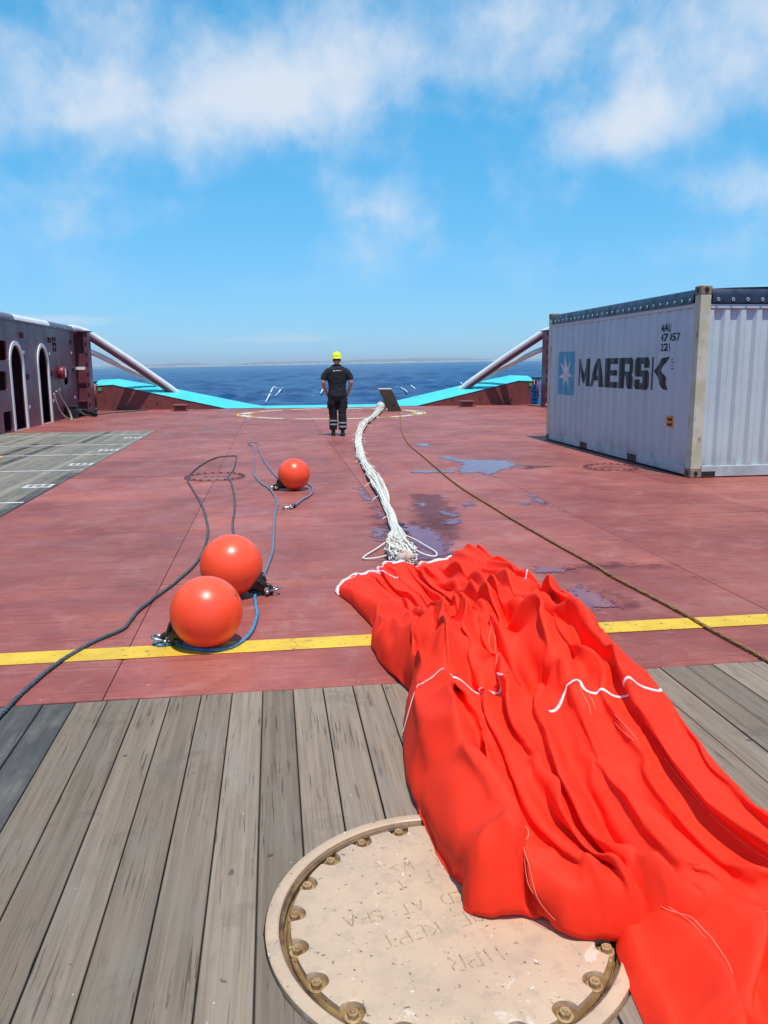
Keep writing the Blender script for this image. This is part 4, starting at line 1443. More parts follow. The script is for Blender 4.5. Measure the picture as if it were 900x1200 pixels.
def text_on_side(txt, far, near, z0, z1, upright=True, bold=0.02, mat='letter'):
    vs, fs = text_outline(txt, bold)
    bm = bmesh.new()
    q = []
    for u, v in vs:
        if not upright:
            u, v = v, 1 - u
            u = 1 - u
        q.append(bm.verts.new((far + (near - far) * u, z0 + (z1 - z0) * v, 0)))
    for f in fs:
        try:
            bm.faces.new([q[i] for i in f])
        except ValueError:
            pass
    for y, _ in SIDE:
        bmesh.ops.bisect_plane(bm, geom=list(bm.verts) + list(bm.edges) + list(bm.faces), plane_co=(y, 0, 0), plane_no=(1, 0, 0), dist=1e-5)
    bm.verts.index_update()
    vv = [(KX + 0.014 + 0.0185 * corr_depth(SIDE, p_.co.x) - 0.003, KY + p_.co.x, p_.co.y) for p_ in bm.verts]
    ff = [[p_.index for p_ in f.verts] for f in bm.faces]
    bm.free()
    me = bpy.data.meshes.new('lettering')
    me.from_pydata(vv, [], ff)
    return link('lettering', me, MAT[mat], pan)


text_on_side('MAU', 11.53 - KY, 11.23 - KY, 2.022, 2.138, bold=0.03)
text_on_side('47 057', 11.53 - KY, 10.97 - KY, 1.885, 2.002, bold=0.03)
text_on_side('221', 11.52 - KY, 11.25 - KY, 1.748, 1.860, bold=0.03)
# faint upright strip of small marks beside the last letter
for k in range(4):
    on_side('small_mark', MAT['letter'], [([(0, 0), (1, 0), (1, 1), (0, 1)], None)], 11.16 - KY, (11.09 + 0.02 * (k % 2)) - KY, 1.49 + 0.045 * k, 1.49 + 0.045 * k + 0.013, 0.003, pan)
on_side('sticker', MAT['sticker'], [(rrect(0, 1, 0, 1, 0.08), None)], 11.21 - KY, 11.03 - KY, 0.655, 0.82, 0.003, pan)
for k in range(2):
    on_side('sticker_mark', MAT['letter'], [([(0.2, 0.12 + 0.45 * k), (0.8, 0.12 + 0.45 * k), (0.8, 0.40 + 0.45 * k), (0.5, 0.3 + 0.45 * k), (0.2, 0.40 + 0.45 * k)], None)], 11.21 - KY, 11.03 - KY, 0.655, 0.82, 0.006, pan)

# ================================================================ ROUND HATCH IN THE TIMBER
hatch = thing('bolted_hatch', 'round cream bolted hatch with weld-bead lettering set in the timber deck', 'hatch', (HX, HY, 0))
HM = Matrix.Translation((HX, HY, 0))
smooth_by_angle(MB().lathe([(0.487, -0.024), (0.487, 0.010), (0.491, 0.0135), (0.519, 0.0135), (0.525, 0.009), (0.526, -0.024)], 96, HM, False).build('collar', MAT['hatch'], hatch), 40)
MB().lathe([(0.001, -0.024), (0.487, -0.024), (0.487, -0.0239), (0.001, -0.0239)], 64, HM, False).build('bed', MAT['rust'], hatch)
smooth_by_angle(MB().lathe([(0.473, -0.023), (0.473, -0.004), (0.476, -0.002), (0.482, -0.002), (0.4855, -0.004), (0.4855, -0.023)], 96, HM, False).build('gasket', MAT['gasket'], hatch), 40)
smooth_by_angle(MB().lathe([(0.36, -0.022), (0.36, -0.009), (0.462, -0.009), (0.466, -0.013), (0.466, -0.022)], 96, HM, False).build('flange', MAT['rust'], hatch), 40)
BOLT_A = [R(172 - 18 * k) for k in range(20)]
# cover plate: its edge is scalloped round every bolt
outline = []
N = 720
for i in range(N):
    a = 2 * math.pi * i / N
    r = 0.4535
    for ba in BOLT_A:
        d = (a - ba + math.pi) % (2 * math.pi) - math.pi
        # ray against the pocket circle of radius 0.032 about the bolt
        if abs(d) < 0.2:
            s = 0.444 * math.sin(d)
            if abs(s) < 0.032:
                r = min(r, 0.444 * math.cos(d) - math.sqrt(0.032 ** 2 - s * s))
    outline.append((r * math.cos(a), r * math.sin(a)))
m = MB()
n = N
inner = [(x * 0.986, y * 0.986) for x, y in outline]
vs = [(HX + x, HY + y, -0.0085) for x, y in outline] + [(HX + x, HY + y, 0.0085) for x, y in outline] + [(HX + x, HY + y, 0.0115) for x, y in inner]
core = [(HX + 0.36 * math.cos(2 * math.pi * i / n), HY + 0.36 * math.sin(2 * math.pi * i / n), 0.0115) for i in range(n)]
vs += core
fs = []
for i in range(n):
    j = (i + 1) % n
    for k in range(3):
        fs.append((k * n + i, k * n + j, (k + 1) * n + j, (k + 1) * n + i))
fs.append(tuple(3 * n + i for i in range(n)))
cover = smooth_by_angle(m.add(vs, fs).build('cover', MAT['hatch'], hatch), 35)
rr = random.Random(5)
for ba in BOLT_A:
    c = Matrix.Translation((HX + 0.444 * math.cos(ba), HY + 0.444 * math.sin(ba), -0.009)) @ Matrix.Rotation(rr.random() * 3, 4, 'Z')
    bo = MB().lathe([(0.0155, 0.003), (0.0155, 0.016), (0.0140, 0.0180), (0.001, 0.0180)], 6, c, False).build('bolt', MAT['bolt'], hatch)
    MB().lathe([(0.022, 0.0), (0.022, 0.0025), (0.020, 0.0035), (0.010, 0.004)], 20, c, False).build('washer', MAT['bolt'], bo)
    MB().lathe([(0.0080, 0.016), (0.0080, 0.021), (0.0068, 0.0225), (0.001, 0.0225)], 10, c, False).build('stud', MAT['bolt'], bo)


# weld-bead strokes of each letter in a box one wide and 1.5 high
STROKES = {
    'H': [[(0, 0), (0, 1.5)], [(1, 0), (1, 1.5)], [(0, 0.75), (1, 0.75)]],
    'P': [[(0, 0), (0, 1.5), (0.7, 1.5), (1, 1.3), (1, 1.0), (0.7, 0.75), (0, 0.75)]],
    'R': [[(0, 0), (0, 1.5), (0.7, 1.5), (1, 1.3), (1, 1.0), (0.7, 0.75), (0, 0.75)], [(0.5, 0.75), (1, 0)]],
    'T': [[(0, 1.5), (1, 1.5)], [(0.5, 1.5), (0.5, 0)]],
    'O': [[(0.3, 0), (0, 0.35), (0, 1.15), (0.3, 1.5), (0.7, 1.5), (1, 1.15), (1, 0.35), (0.7, 0), (0.3, 0)]],
    'B': [[(0, 0), (0, 1.5), (0.7, 1.5), (0.95, 1.3), (0.95, 1.0), (0.7, 0.78), (0, 0.78)], [(0.7, 0.78), (1, 0.55), (1, 0.2), (0.7, 0), (0, 0)]],
    'E': [[(1, 1.5), (0, 1.5), (0, 0), (1, 0)], [(0, 0.78), (0.8, 0.78)]],
    'K': [[(0, 0), (0, 1.5)], [(1, 1.5), (0, 0.7)], [(0.3, 0.9), (1, 0)]],
    'C': [[(1, 1.2), (0.7, 1.5), (0.3, 1.5), (0, 1.15), (0, 0.35), (0.3, 0), (0.7, 0), (1, 0.3)]],
    'L': [[(0, 1.5), (0, 0), (1, 0)]],
    'S': [[(1, 1.25), (0.7, 1.5), (0.3, 1.5), (0, 1.2), (0.15, 0.9), (0.85, 0.65), (1, 0.35), (0.7, 0), (0.3, 0), (0, 0.25)]],
    'D': [[(0, 0), (0, 1.5), (0.6, 1.5), (1, 1.1), (1, 0.4), (0.6, 0), (0, 0)]],
    'A': [[(0, 0), (0.5, 1.5), (1, 0)], [(0.2, 0.55), (0.8, 0.55)]],
    'F': [[(1, 1.5), (0, 1.5), (0, 0)], [(0, 0.78), (0.8, 0.78)]],
    'I': [[(0.5, 0), (0.5, 1.5)]],
    'W': [[(0, 1.5), (0.25, 0), (0.5, 1.0), (0.75, 0), (1, 1.5)]],
    '>': [[(0, 0.2), (1, 0.75), (0, 1.3)]],
}
MAT['bead'] = paint('scuffed_cream_bead', (0.50, 0.36, 0.235), (0.36, 0.25, 0.16), 0.5, 40, wear=(0.09, 0.055, 0.03), wear_amt=0.545)


def bead_text(txt, end_xy, w, ang, gap=1.42):
    """weld-bead lettering reading towards ang, its last letter ending at end_xy"""
    T = Matrix.Translation((end_xy[0], end_xy[1], 0.0112)) @ Matrix.Rotation(ang, 4, 'Z')
    rg = random.Random(len(txt) * 7 + int(w * 1000))
    for i, ch in enumerate(txt):
        if ch == ' ':
            continue
        x0 = -(len(txt) - i) * w * gap
        m = MB()
        j = (rg.uniform(-0.12, 0.12), rg.uniform(-0.12, 0.12), rg.uniform(-0.08, 0.08))
        for line in STROKES[ch]:
            pts = []
            for (u0, v0), (u1, v1) in zip(line, line[1:]):
                n_ = max(2, int(math.hypot(u1 - u0, v1 - v0) * 7))
                pts += [(u0 + (u1 - u0) * k / n_, v0 + (v1 - v0) * k / n_) for k in range(n_)]
            pts.append(line[-1])
            path, rad = [], []
            for u, v in pts:
                q = T @ Vector((x0 + (u + j[0] + j[2] * v) * w, (v + j[1]) * w, 0))
                path.append(q + Vector((0.0012 * mnoise.noise((q.x * 70, q.y * 70, 3)), 0.0012 * mnoise.noise((q.x * 70, q.y * 70, 9)), 0)))
                rad.append(0.0026 + 0.0010 * mnoise.noise((q.x * 160, q.y * 160, 5)))
            m.tube(path, rad, 6)
        m.build('bead_letter', MAT['bead'], cover, True, recalc=False)


bead_text('HPR', (0.398, 1.862), 0.034, R(191), 1.5)
bead_text('TO BE KEPT', (0.236, 1.965), 0.032, R(195))
bead_text('CLOSED AT SEA', (0.138, 2.062), 0.030, R(191))
bead_text('F T', (0.312, 2.205), 0.028, R(193))
bead_text('I W>', (0.300, 2.296), 0.030, R(182), 1.6)

# ================================================================ BUOYS, ROPES, CORDS
ROPE_LONG = [(-1.349, 3.249), (-1.305, 3.459), (-1.282, 3.665), (-1.264, 3.856), (-1.232, 4.101), (-1.173, 4.375), (-1.071, 4.638), (-0.943, 4.867), (-0.917, 5.176), (-0.854, 5.492), (-0.750, 5.924), (-0.647, 6.629), (-0.654, 7.652), (-0.737, 8.492), (-0.858, 9.373), (-1.049, 10.458), (-1.218, 11.443), (-1.243, 12.185), (-1.169, 13.313), (-0.996, 14.284), (-0.711, 14.482), (-0.665, 14.145), (-0.638, 12.612), (-0.671, 11.646), (-0.600, 11.100), (-0.502, 9.805), (-0.459, 8.852), (-0.442, 8.066), (-0.407, 7.556), (-0.382, 6.924)]
ROPE_PAIR = [(-0.535, 16.677), (-0.418, 15.988), (-0.353, 13.634), (-0.305, 11.875), (-0.204, 11.025), (-0.110, 10.582), (-0.023, 9.895), (0.009, 9.217), (-0.020, 8.365), (-0.035, 7.440), (-0.050, 6.694), (-0.102, 6.087), (-0.105, 5.818)]
ROPE_TOP = [(-0.555, 16.882), (-0.464, 16.964), (-0.344, 16.836), (-0.329, 15.969), (-0.206, 13.946), (-0.068, 12.360), (0.021, 11.563), (0.134, 10.961)]
ROPE_LOOP = [(-0.112, 5.663), (-0.146, 5.608), (-0.165, 5.493), (-0.154, 5.192), (-0.143, 4.991), (-0.171, 4.679), (-0.231, 4.486), (-0.316, 4.392), (-0.429, 4.395), (-0.535, 4.464), (-0.601, 4.544), (-0.643, 4.519), (-0.686, 4.511), (-0.717, 4.582), (-0.705, 4.660), (-0.663, 4.633)]
ROPE_TAIL = [(0.306, 10.566), (0.421, 10.798), (0.474, 10.332), (0.421, 9.813), (0.295, 9.406), (0.205, 9.027)]
ROPE_TAN = [(4.129, 26.598), (3.889, 24.795), (3.164, 20.044), (2.860, 17.695), (2.660, 15.768), (2.550, 13.697), (2.383, 10.483), (2.384, 8.827), (2.394, 7.876), (2.423, 6.904), (2.449, 6.293), (2.471, 5.820), (2.468, 5.509), (2.528, 4.715), (2.536, 4.305), (2.564, 3.782), (2.551, 3.330), (2.514, 2.894)]
BUNDLE = [(3.786, 28.556, 0.160), (3.026, 24.389, 0.096), (2.332, 21.031, 0.122), (1.849, 17.661, 0.086), (1.550, 14.781, 0.078), (1.411, 12.682, 0.074), (1.347, 11.086, 0.092), (1.296, 9.838, 0.086), (1.223, 8.840, 0.052), (1.192, 8.275, 0.047), (1.127, 7.626, 0.054), (1.102, 7.266, 0.066), (1.027, 6.821, 0.108), (0.987, 6.394, 0.139), (0.996, 6.106, 0.118)]


def rope_mesh(pts, r, strands=3, pitch=0.09, step=0.02, z=None, wob=0.0):
    """laid rope: strands twisted round each other"""
    c = curve_pts([(x, y, (r if z is None else z)) if len(q) == 2 else q for q in pts for x, y in [q[:2]]], step)
    out = []
    for q in c:
        out.append(q + Vector((mnoise.noise((q.x * 9, q.y * 9, 1)) * wob, mnoise.noise((q.x * 9, q.y * 9, 5)) * wob, 0)))
    m = MB()
    L = 0.0
    ph = [0.0]
    for a, b_ in zip(out, out[1:]):
        L += (b_ - a).length
        ph.append(L / pitch * 2 * math.pi)
    for s in range(strands):
        path = []
        for i, q in enumerate(out):
            t = (out[min(i + 1, len(out) - 1)] - out[max(i - 1, 0)]).normalized()
            n = Vector((-t.y, t.x, 0))
            n = n.normalized() if n.length > 1e-6 else Vector((1, 0, 0))
            u = t.cross(n)
            a = ph[i] + 2 * math.pi * s / strands
            path.append(q + (n * math.cos(a) + u * math.sin(a)) * r * 0.46)
        m.add(*(lambda mm: (mm.v, mm.f))(MB().tube(path, r * 0.56, 6)))
    return m


def rope(name, pts, r, mat, label, **kw):
    o = rope_mesh(pts, r, **kw).build(name, MAT[mat], None, True, recalc=False)
    return tag(o, label, 'rope')


rope('mooring_rope', ROPE_LONG, 0.0125, 'rope_dark', 'dark blue-grey rope snaking from the lower left corner round the flush manhole', wob=0.004)
rope('buoy_rope', ROPE_PAIR, 0.0125, 'rope_blue', 'light blue rope running down the deck to the middle buoy shackle', wob=0.004)
rope('buoy_rope', ROPE_TOP, 0.0120, 'rope_blue', 'light blue rope slanting from its far bight to the farthest buoy', wob=0.004)
rope('buoy_rope', ROPE_LOOP, 0.0130, 'rope_bright', 'blue rope curving across the yellow line round the nearest buoy', wob=0.002)
tail = thing('shackle_tail', 'short grey-blue rope tail with a steel shackle right of the farthest buoy', 'rope', (0.3, 9.8, 0))
rope_mesh(ROPE_TAIL, 0.014, wob=0.002).build('line', MAT['rope_blue'], tail, True, recalc=False)
rope('tan_rope', ROPE_TAN, 0.0135, 'rope_tan', 'long taut brown rope running diagonally across the red deck to the right', wob=0.002, pitch=0.07, step=0.035)


def shackle(parent, loc, yaw, s=1.0, tilt=0.0):
    """bow shackle with its pin, lying on the deck"""
    T = Matrix.Translation(loc) @ Matrix.Rotation(yaw, 4, 'Z') @ Matrix.Rotation(tilt, 4, 'X')
    bow = []
    for i in range(13):
        a = -R(35) + R(250) * i / 12
        bow.append((0.028 * math.cos(a) * s, (0.045 + 0.028 * math.sin(a)) * s, 0))
    bow = [(0.020 * s, -0.005 * s, 0)] + bow + [(-0.020 * s, -0.005 * s, 0)]
    sh_ = MB().tube([T @ Vector(q) for q in bow], 0.0075 * s, 8).build('shackle', MAT['steel'], parent, True)
    MB().tube([T @ Vector(q) for q in ((-0.034 * s, 0, 0), (0.034 * s, 0, 0))], 0.0085 * s, 8).build('shackle_pin', MAT['steel'], sh_, True)
    MB().ball(T @ Vector((0.040 * s, 0, 0)), 0.014 * s, 10, 6).build('pin_head', MAT['steel'], sh_, True)
    return sh_


shackle(tail, (0.165, 8.93, 0.02), R(100), 1.3)
MB().tube([(0.205, 9.03, 0.016), (0.18, 8.97, 0.018)], 0.024, 8).build('sleeve', MAT['rubber'], tail, True)


def buoy(c, r, eye_dir, label, roll):
    t = thing('inflatable_buoy', label, 'buoy', (c[0], c[1], 0), 'orange ball buoys on the deck')
    d = Vector(eye_dir).normalized()
    Q = Vector((0, 0, -1)).rotation_difference(d).to_matrix().to_4x4()
    T = Matrix.Translation((c[0], c[1], r)) @ Q
    prof = []
    for i in range(33):
        a = -math.pi / 2 + math.pi * i / 32
        prof.append((max(0.0005, r * math.cos(a)), r * math.sin(a)))
    MB().lathe(prof, 56, T).build('ball', MAT['buoy'], t, True)
    # black rubber neck with its ribs and eye
    neck = [(0.085, -r * 0.905), (0.088, -r * 0.95), (0.062, -r * 1.02), (0.048, -r * 1.10), (0.044, -r * 1.22), (0.036, -r * 1.30), (0.001, -r * 1.31)]
    nk = MB().lathe(neck, 20, T, False).build('neck', MAT['rubber'], t, True)
    eye = [T @ Vector((0.034 * math.cos(a), 0, -r * 1.40 + 0.034 * math.sin(a))) for a in [2 * math.pi * k / 14 for k in range(14)]]
    MB().tube(eye, 0.015, 8, closed=True).build('eye', MAT['rubber'], nk, True)
    for k in range(4):
        a = math.pi / 2 * k + 0.4
        MB().tube([T @ Vector((0.082 * math.cos(a), 0.082 * math.sin(a), -r * 0.955)), T @ Vector((0.045 * math.cos(a), 0.045 * math.sin(a), -r * 1.2))], 0.010, 6).build('rib', MAT['rubber'], nk, True)
    # valve boss opposite the eye
    MB().lathe([(0.03, r * 0.985), (0.026, r * 1.008), (0.001, r * 1.01)], 14, T, False).build('valve_boss', MAT['buoy'], t, True)
    e = T @ Vector((0, 0, -r * 1.44))
    shackle(t, (e.x, e.y, max(0.03, e.z)), math.atan2(d.y, d.x) - math.pi / 2, 1.15, R(15))
    return t


buoy((-0.412, 4.494), 0.2035, (-0.86, 0.16, -0.62), 'nearest of the three orange buoys, resting on the yellow line', 0)
buoy((-0.323, 5.528), 0.2150, (0.80, -0.10, -0.60), 'middle orange buoy, partly hidden behind the nearest one', 0)
buoy((0.237, 10.341), 0.2040, (-0.88, -0.05, -0.62), 'farthest orange buoy, standing alone with a rope tail', 0)

# ---- the bundle of off-white cords
bundle = thing('cord_bundle', 'long bundle of off-white cords leading from the red fabric to a knot near the stern', 'cords', (1.2, 9.8, 0))
ctr = curve_pts([(x, y, r * 0.62 + 0.005) for x, y, r in BUNDLE], 0.06)
rad_c = curve_pts([(r, i, 0) for i, (x, y, r) in enumerate(BUNDLE)], 0.02)


def bundle_radius(p_):
    best = None
    for (x0, y0, r0), (x1, y1, r1) in zip(BUNDLE, BUNDLE[1:]):
        dx, dy = x1 - x0, y1 - y0
        t = max(0, min(1, ((p_.x - x0) * dx + (p_.y - y0) * dy) / (dx * dx + dy * dy)))
        d = math.hypot(p_.x - x0 - t * dx, p_.y - y0 - t * dy)
        if best is None or d < best[0]:
            best = (d, r0 + (r1 - r0) * t)
    return best[1]


rb = [bundle_radius(q) for q in ctr]
rr = random.Random(21)
clean, dirty = MB(), MB()
for s in range(110):
    a0 = rr.random() * 2 * math.pi
    rho = math.sqrt(rr.random()) * 0.98
    tw = rr.uniform(-0.9, 0.9)
    f1, f2 = rr.uniform(0.6, 1.6), rr.uniform(0, 6)
    path = []
    i0 = 0 if rr.random() < 0.8 else int(rr.random() * len(ctr) * 0.4)
    i1 = len(ctr) if rr.random() < 0.85 else int(len(ctr) * (0.6 + 0.4 * rr.random()))
    for i in range(i0, i1):
        q, r = ctr[i], rb[i]
        t = (ctr[min(i + 1, len(ctr) - 1)] - ctr[max(i - 1, 0)]).normalized()
        n = Vector((-t.y, t.x, 0)).normalized()
        u = q.y * 0.35
        a = a0 + tw * u + 0.7 * math.sin(u * f1 * 2.2 + f2)
        k = rho * (0.86 + 0.25 * mnoise.noise((s * 3.1, i * 0.09, 2)))
        side = math.cos(a) * r * k
        hgt = math.sin(a) * r * 0.62 * k
        if q.y < 7.2:            # the fan in front of the fabric is tangled
            w = min(1, (7.2 - q.y) / 0.8)
            side += w * 0.055 * mnoise.noise((s * 1.7, i * 0.55, 8))
            hgt += w * 0.030 * mnoise.noise((s * 2.3, i * 0.6, 4))
        path.append((q.x + n.x * side, q.y + n.y * side, max(0.006, q.z + hgt)))
    if len(path) > 3:
        (dirty if s % 7 == 0 else clean).tube(path, rr.uniform(0.0045, 0.0075), 5)
core = MB().tube([q for q in ctr], [r * 0.62 for r in rb], 10, squash=0.6)
core.build('inner_cords', MAT['cord_dirty'], bundle, True, recalc=False)
o = clean.build('cords', MAT['cord'], bundle, True, recalc=False)
struct(o, 'stuff')
o = dirty.build('stained_cords', MAT['cord_dirty'], bundle, True, recalc=False)
struct(o, 'stuff')
# slack loops at the fabric end and frayed ends along the way
lp = MB()
lp.tube(curve_pts([(1.10, 7.25, 0.05), (1.22, 7.0, 0.03), (1.28, 6.75, 0.02), (1.32, 6.5, 0.02), (1.28, 6.35, 0.02), (1.2, 6.4, 0.03), (1.12, 6.5, 0.06)], 0.03), 0.0075, 6)
lp.tube(curve_pts([(1.10, 7.3, 0.06), (1.0, 7.0, 0.04), (0.86, 6.75, 0.02), (0.72, 6.5, 0.012), (0.70, 6.40, 0.012), (0.82, 6.35, 0.03), (0.95, 6.3, 0.08)], 0.03), 0.0075, 6)
lp.build('slack_loop', MAT['cord'], bundle, True, recalc=False)
fr = MB()
for k in range(46):
    i = rr.randrange(4, len(ctr) - 6)
    q, r = ctr[i], rb[i]
    t = (ctr[i + 1] - ctr[i - 1]).normalized()
    n = Vector((-t.y, t.x, 0)).normalized() * (1 if rr.random() < 0.5 else -1)
    L = rr.uniform(0.03, 0.12) * (1 + q.y * 0.05)
    p0 = q + n * r * 0.8
    p1 = p0 + n * L * 0.6 + t * rr.uniform(-1, 1) * L
    p0.z = max(0.02, p0.z)
    p1.z = 0.008
    fr.tube([p0, p0.lerp(p1, 0.5) + Vector((0, 0, 0.015)), p1], 0.005, 5)
struct(fr.build('frayed_ends', MAT['cord'], bundle, True, recalc=False), 'stuff')
# knot: a lashed ball of turns at the far end
kc = Vector((BUNDLE[0][0] - 0.02, BUNDLE[0][1] - 0.35, 0.17))
kn = MB()
for s in range(34):
    ax = Vector((rr.gauss(0, 1), rr.gauss(0, 1), rr.gauss(0, 1))).normalized()
    e1 = ax.orthogonal().normalized()
    e2 = ax.cross(e1)
    R_ = 0.165 * rr.uniform(0.80, 1.03)
    kn.tube([kc + (e1 * math.cos(a) + e2 * math.sin(a)) * R_ + ax * rr.uniform(-0.03, 0.03) for a in [2 * math.pi * j / 20 for j in range(20)]], 0.018, 5, closed=True)
kn.ball(kc, 0.135, 16, 10)
kn.build('knot', MAT['cord'], bundle, True, recalc=False)

# ---------------------------------------------------------------- the red fabric heap
BAG_ROLLS = {
    'r1': [(0.608, 3.181, 0.2, 0.12), (0.522, 2.629, 0.25, 0.15), (0.511, 2.186, 0.26, 0.15), (0.56, 1.934, 0.25, 0.14), (0.606, 1.877, 0.22, 0.12)],
    'm_base': [(0.886, 3.733, 0.14, 0.3), (1.234, 4.015, 0.16, 0.4), (1.411, 3.719, 0.16, 0.4)],
    'm1': [(0.62, 3.342, 0.2, 0.12), (0.806, 3.573, 0.31, 0.15), (1.084, 3.994, 0.34, 0.15), (1.382, 4.433, 0.3, 0.15)],
    'm2': [(0.889, 3.404, 0.2, 0.14), (1.102, 3.584, 0.29, 0.15), (1.258, 3.878, 0.32, 0.13)],
    'm3': [(1.231, 3.796, 0.36, 0.17), (1.253, 3.416, 0.36, 0.19), (1.298, 3.209, 0.29, 0.17)],
    'm4': [(1.395, 4.562, 0.28, 0.18), (1.513, 3.946, 0.31, 0.22), (1.47, 3.29, 0.29, 0.2), (1.445, 2.93, 0.24, 0.17)],
    'm5': [(1.436, 3.164, 0.26, 0.16), (1.24, 2.961, 0.24, 0.13), (1.163, 3.095, 0.2, 0.08)],
    'm6': [(0.52, 4.008, 0.13, 0.12), (0.589, 3.701, 0.16, 0.15), (0.673, 3.519, 0.16, 0.13)],
    'm7': [(0.593, 4.236, 0.12, 0.13), (0.746, 3.905, 0.2, 0.14), (0.988, 4.072, 0.25, 0.12)],
    'f5': [(1.476, 5.885, 0.17, 0.18), (1.331, 5.134, 0.2, 0.18), (1.127, 4.241, 0.24, 0.12)],
    'f6': [(1.57, 5.498, 0.16, 0.18), (1.487, 4.774, 0.23, 0.18), (1.249, 4.238, 0.26, 0.13)],
    'f1': [(0.473, 5.235, 0.08, 0.12), (0.642, 4.772, 0.12, 0.16), (0.849, 4.193, 0.17, 0.12)],
    'n1': [(0.878, 1.767, 0.1, 0.06), (0.861, 1.602, 0.11, 0.07), (0.842, 1.384, 0.11, 0.07)],
}
# lines on the cloth: c crease, r ridge, l / L edge of a layer raised to the left / right; height, widths left and right
BAG_PATHS = {
    'c1': [(0.765, 3.232), (0.71, 2.835), (0.658, 2.636), (0.662, 2.402), (0.672, 2.235), (0.67, 2.035), (0.702, 1.913), (0.704, 1.854)],
    'c2': [(0.921, 3.096), (0.866, 2.87), (0.812, 2.58), (0.813, 2.455), (0.845, 2.266), (0.867, 2.152), (0.878, 1.994)],
    'c3': [(0.928, 3.122), (0.925, 2.841), (0.93, 2.549), (0.909, 2.354)],
    'c3b': [(0.683, 2.599), (0.69, 2.203), (0.721, 2.006), (0.713, 1.882)],
    'c3c': [(0.925, 2.4), (0.916, 2.088), (0.891, 1.92)],
    'c4': [(1.123, 3.047), (1.067, 2.721), (1.037, 2.415), (1.017, 2.24), (1.002, 2.04), (1.015, 1.918), (0.957, 1.772)],
    'c5': [(1.176, 2.826), (1.156, 2.488), (1.175, 2.249), (1.184, 2.086), (1.203, 1.993), (1.223, 1.856), (1.185, 1.728)],
    'q1': [(1.042, 2.911), (0.999, 2.36), (0.957, 1.971), (0.925, 1.794)],
    'q2': [(0.908, 2.932), (0.869, 2.408), (0.849, 1.987), (0.826, 1.837)],
    'q3': [(0.773, 2.952), (0.717, 2.554), (0.707, 2.052), (0.714, 1.853)],
    'q4': [(1.176, 2.722), (1.151, 2.244), (1.127, 1.979), (1.068, 1.772)],
    'q5': [(0.571, 2.983), (0.495, 2.505), (0.513, 2.086), (0.536, 1.887)],
    'p1': [(0.758, 2.117), (0.746, 1.954), (0.721, 1.837), (0.718, 1.816)],
    'p2': [(0.81, 1.953), (0.787, 1.849), (0.785, 1.807)],
    'p3': [(0.854, 1.869), (0.84, 1.792)],
    'p4': [(0.909, 1.861), (0.893, 1.781)],
    'l1': [(0.519, 2.761), (0.522, 2.537), (0.518, 2.214), (0.525, 2.099)],
    'l2': [(0.659, 2.656), (0.55, 2.556), (0.496, 2.511)],
    'fold0': [(0.541, 2.043), (0.543, 1.975), (0.549, 1.954)],
    'fold1': [(0.682, 1.972), (0.684, 1.868), (0.696, 1.895)],
    'pit': [(1.043, 3.227), (1.115, 3.235), (1.168, 3.187)],
    'neckL': [(0.639, 3.339), (0.747, 3.303), (0.807, 3.313), (0.903, 3.231), (1.048, 3.266)],
    'mc1': [(1.206, 4.584), (1.072, 4.122), (0.865, 3.736), (0.677, 3.54)],
    'mc2': [(1.311, 4.092), (1.129, 3.674), (0.908, 3.402), (0.845, 3.307)],
    'mc3': [(1.225, 3.995), (1.159, 3.605), (1.106, 3.267)],
    'mc4': [(1.316, 3.99), (1.433, 3.674), (1.419, 3.417)],
    'mc5': [(1.517, 3.553), (1.363, 3.335), (1.291, 3.29), (1.2, 3.202)],
    'mc6': [(1.365, 3.279), (1.469, 3.241), (1.528, 3.149)],
    'mc7': [(0.849, 4.193), (0.667, 4.105), (0.595, 4.25), (0.516, 4.191)],
    'mc8': [(0.842, 3.831), (0.71, 3.712), (0.557, 3.685)],
    'ms1': [(1.204, 4.089), (0.981, 3.771), (0.792, 3.507)],
    'ms2': [(1.322, 3.738), (1.27, 3.353), (1.251, 3.089)],
    'ms3': [(1.17, 3.741), (1, 3.448), (0.901, 3.299)],
    'ms4': [(1.527, 3.684), (1.477, 3.262), (1.471, 2.946)],
    'fc0': [(0.908, 4.245), (0.706, 4.5), (0.551, 4.551)],
    'fc1': [(0.919, 4.182), (0.733, 4.667), (0.523, 5.158)],
    'fc2': [(0.955, 4.238), (0.821, 4.876), (0.736, 5.689)],
    'fc3': [(0.98, 4.281), (1.007, 5.119), (1.047, 5.938)],
    'fc4': [(1, 4.262), (1.116, 4.957), (1.185, 5.862)],
    'fc5': [(1.018, 4.195), (1.164, 4.806), (1.362, 5.326)],
    'fc6': [(1.113, 4.484), (1.297, 5.093), (1.534, 5.553)],
    'fc7': [(1.142, 4.206), (1.292, 4.57), (1.576, 4.97)],
    'fc8': [(1.165, 3.948), (1.348, 4.239), (1.571, 4.452)],
    'n_a': [(0.924, 1.793), (0.918, 1.606), (0.897, 1.344)],
    'n_b': [(0.987, 1.811), (0.996, 1.712), (0.955, 1.573), (0.879, 1.434)],
    'n_c': [(1.183, 1.748), (1.186, 1.624), (1.17, 1.369)],
    'n_d': [(1.072, 1.765), (1.065, 1.557), (1.021, 1.326)],
}
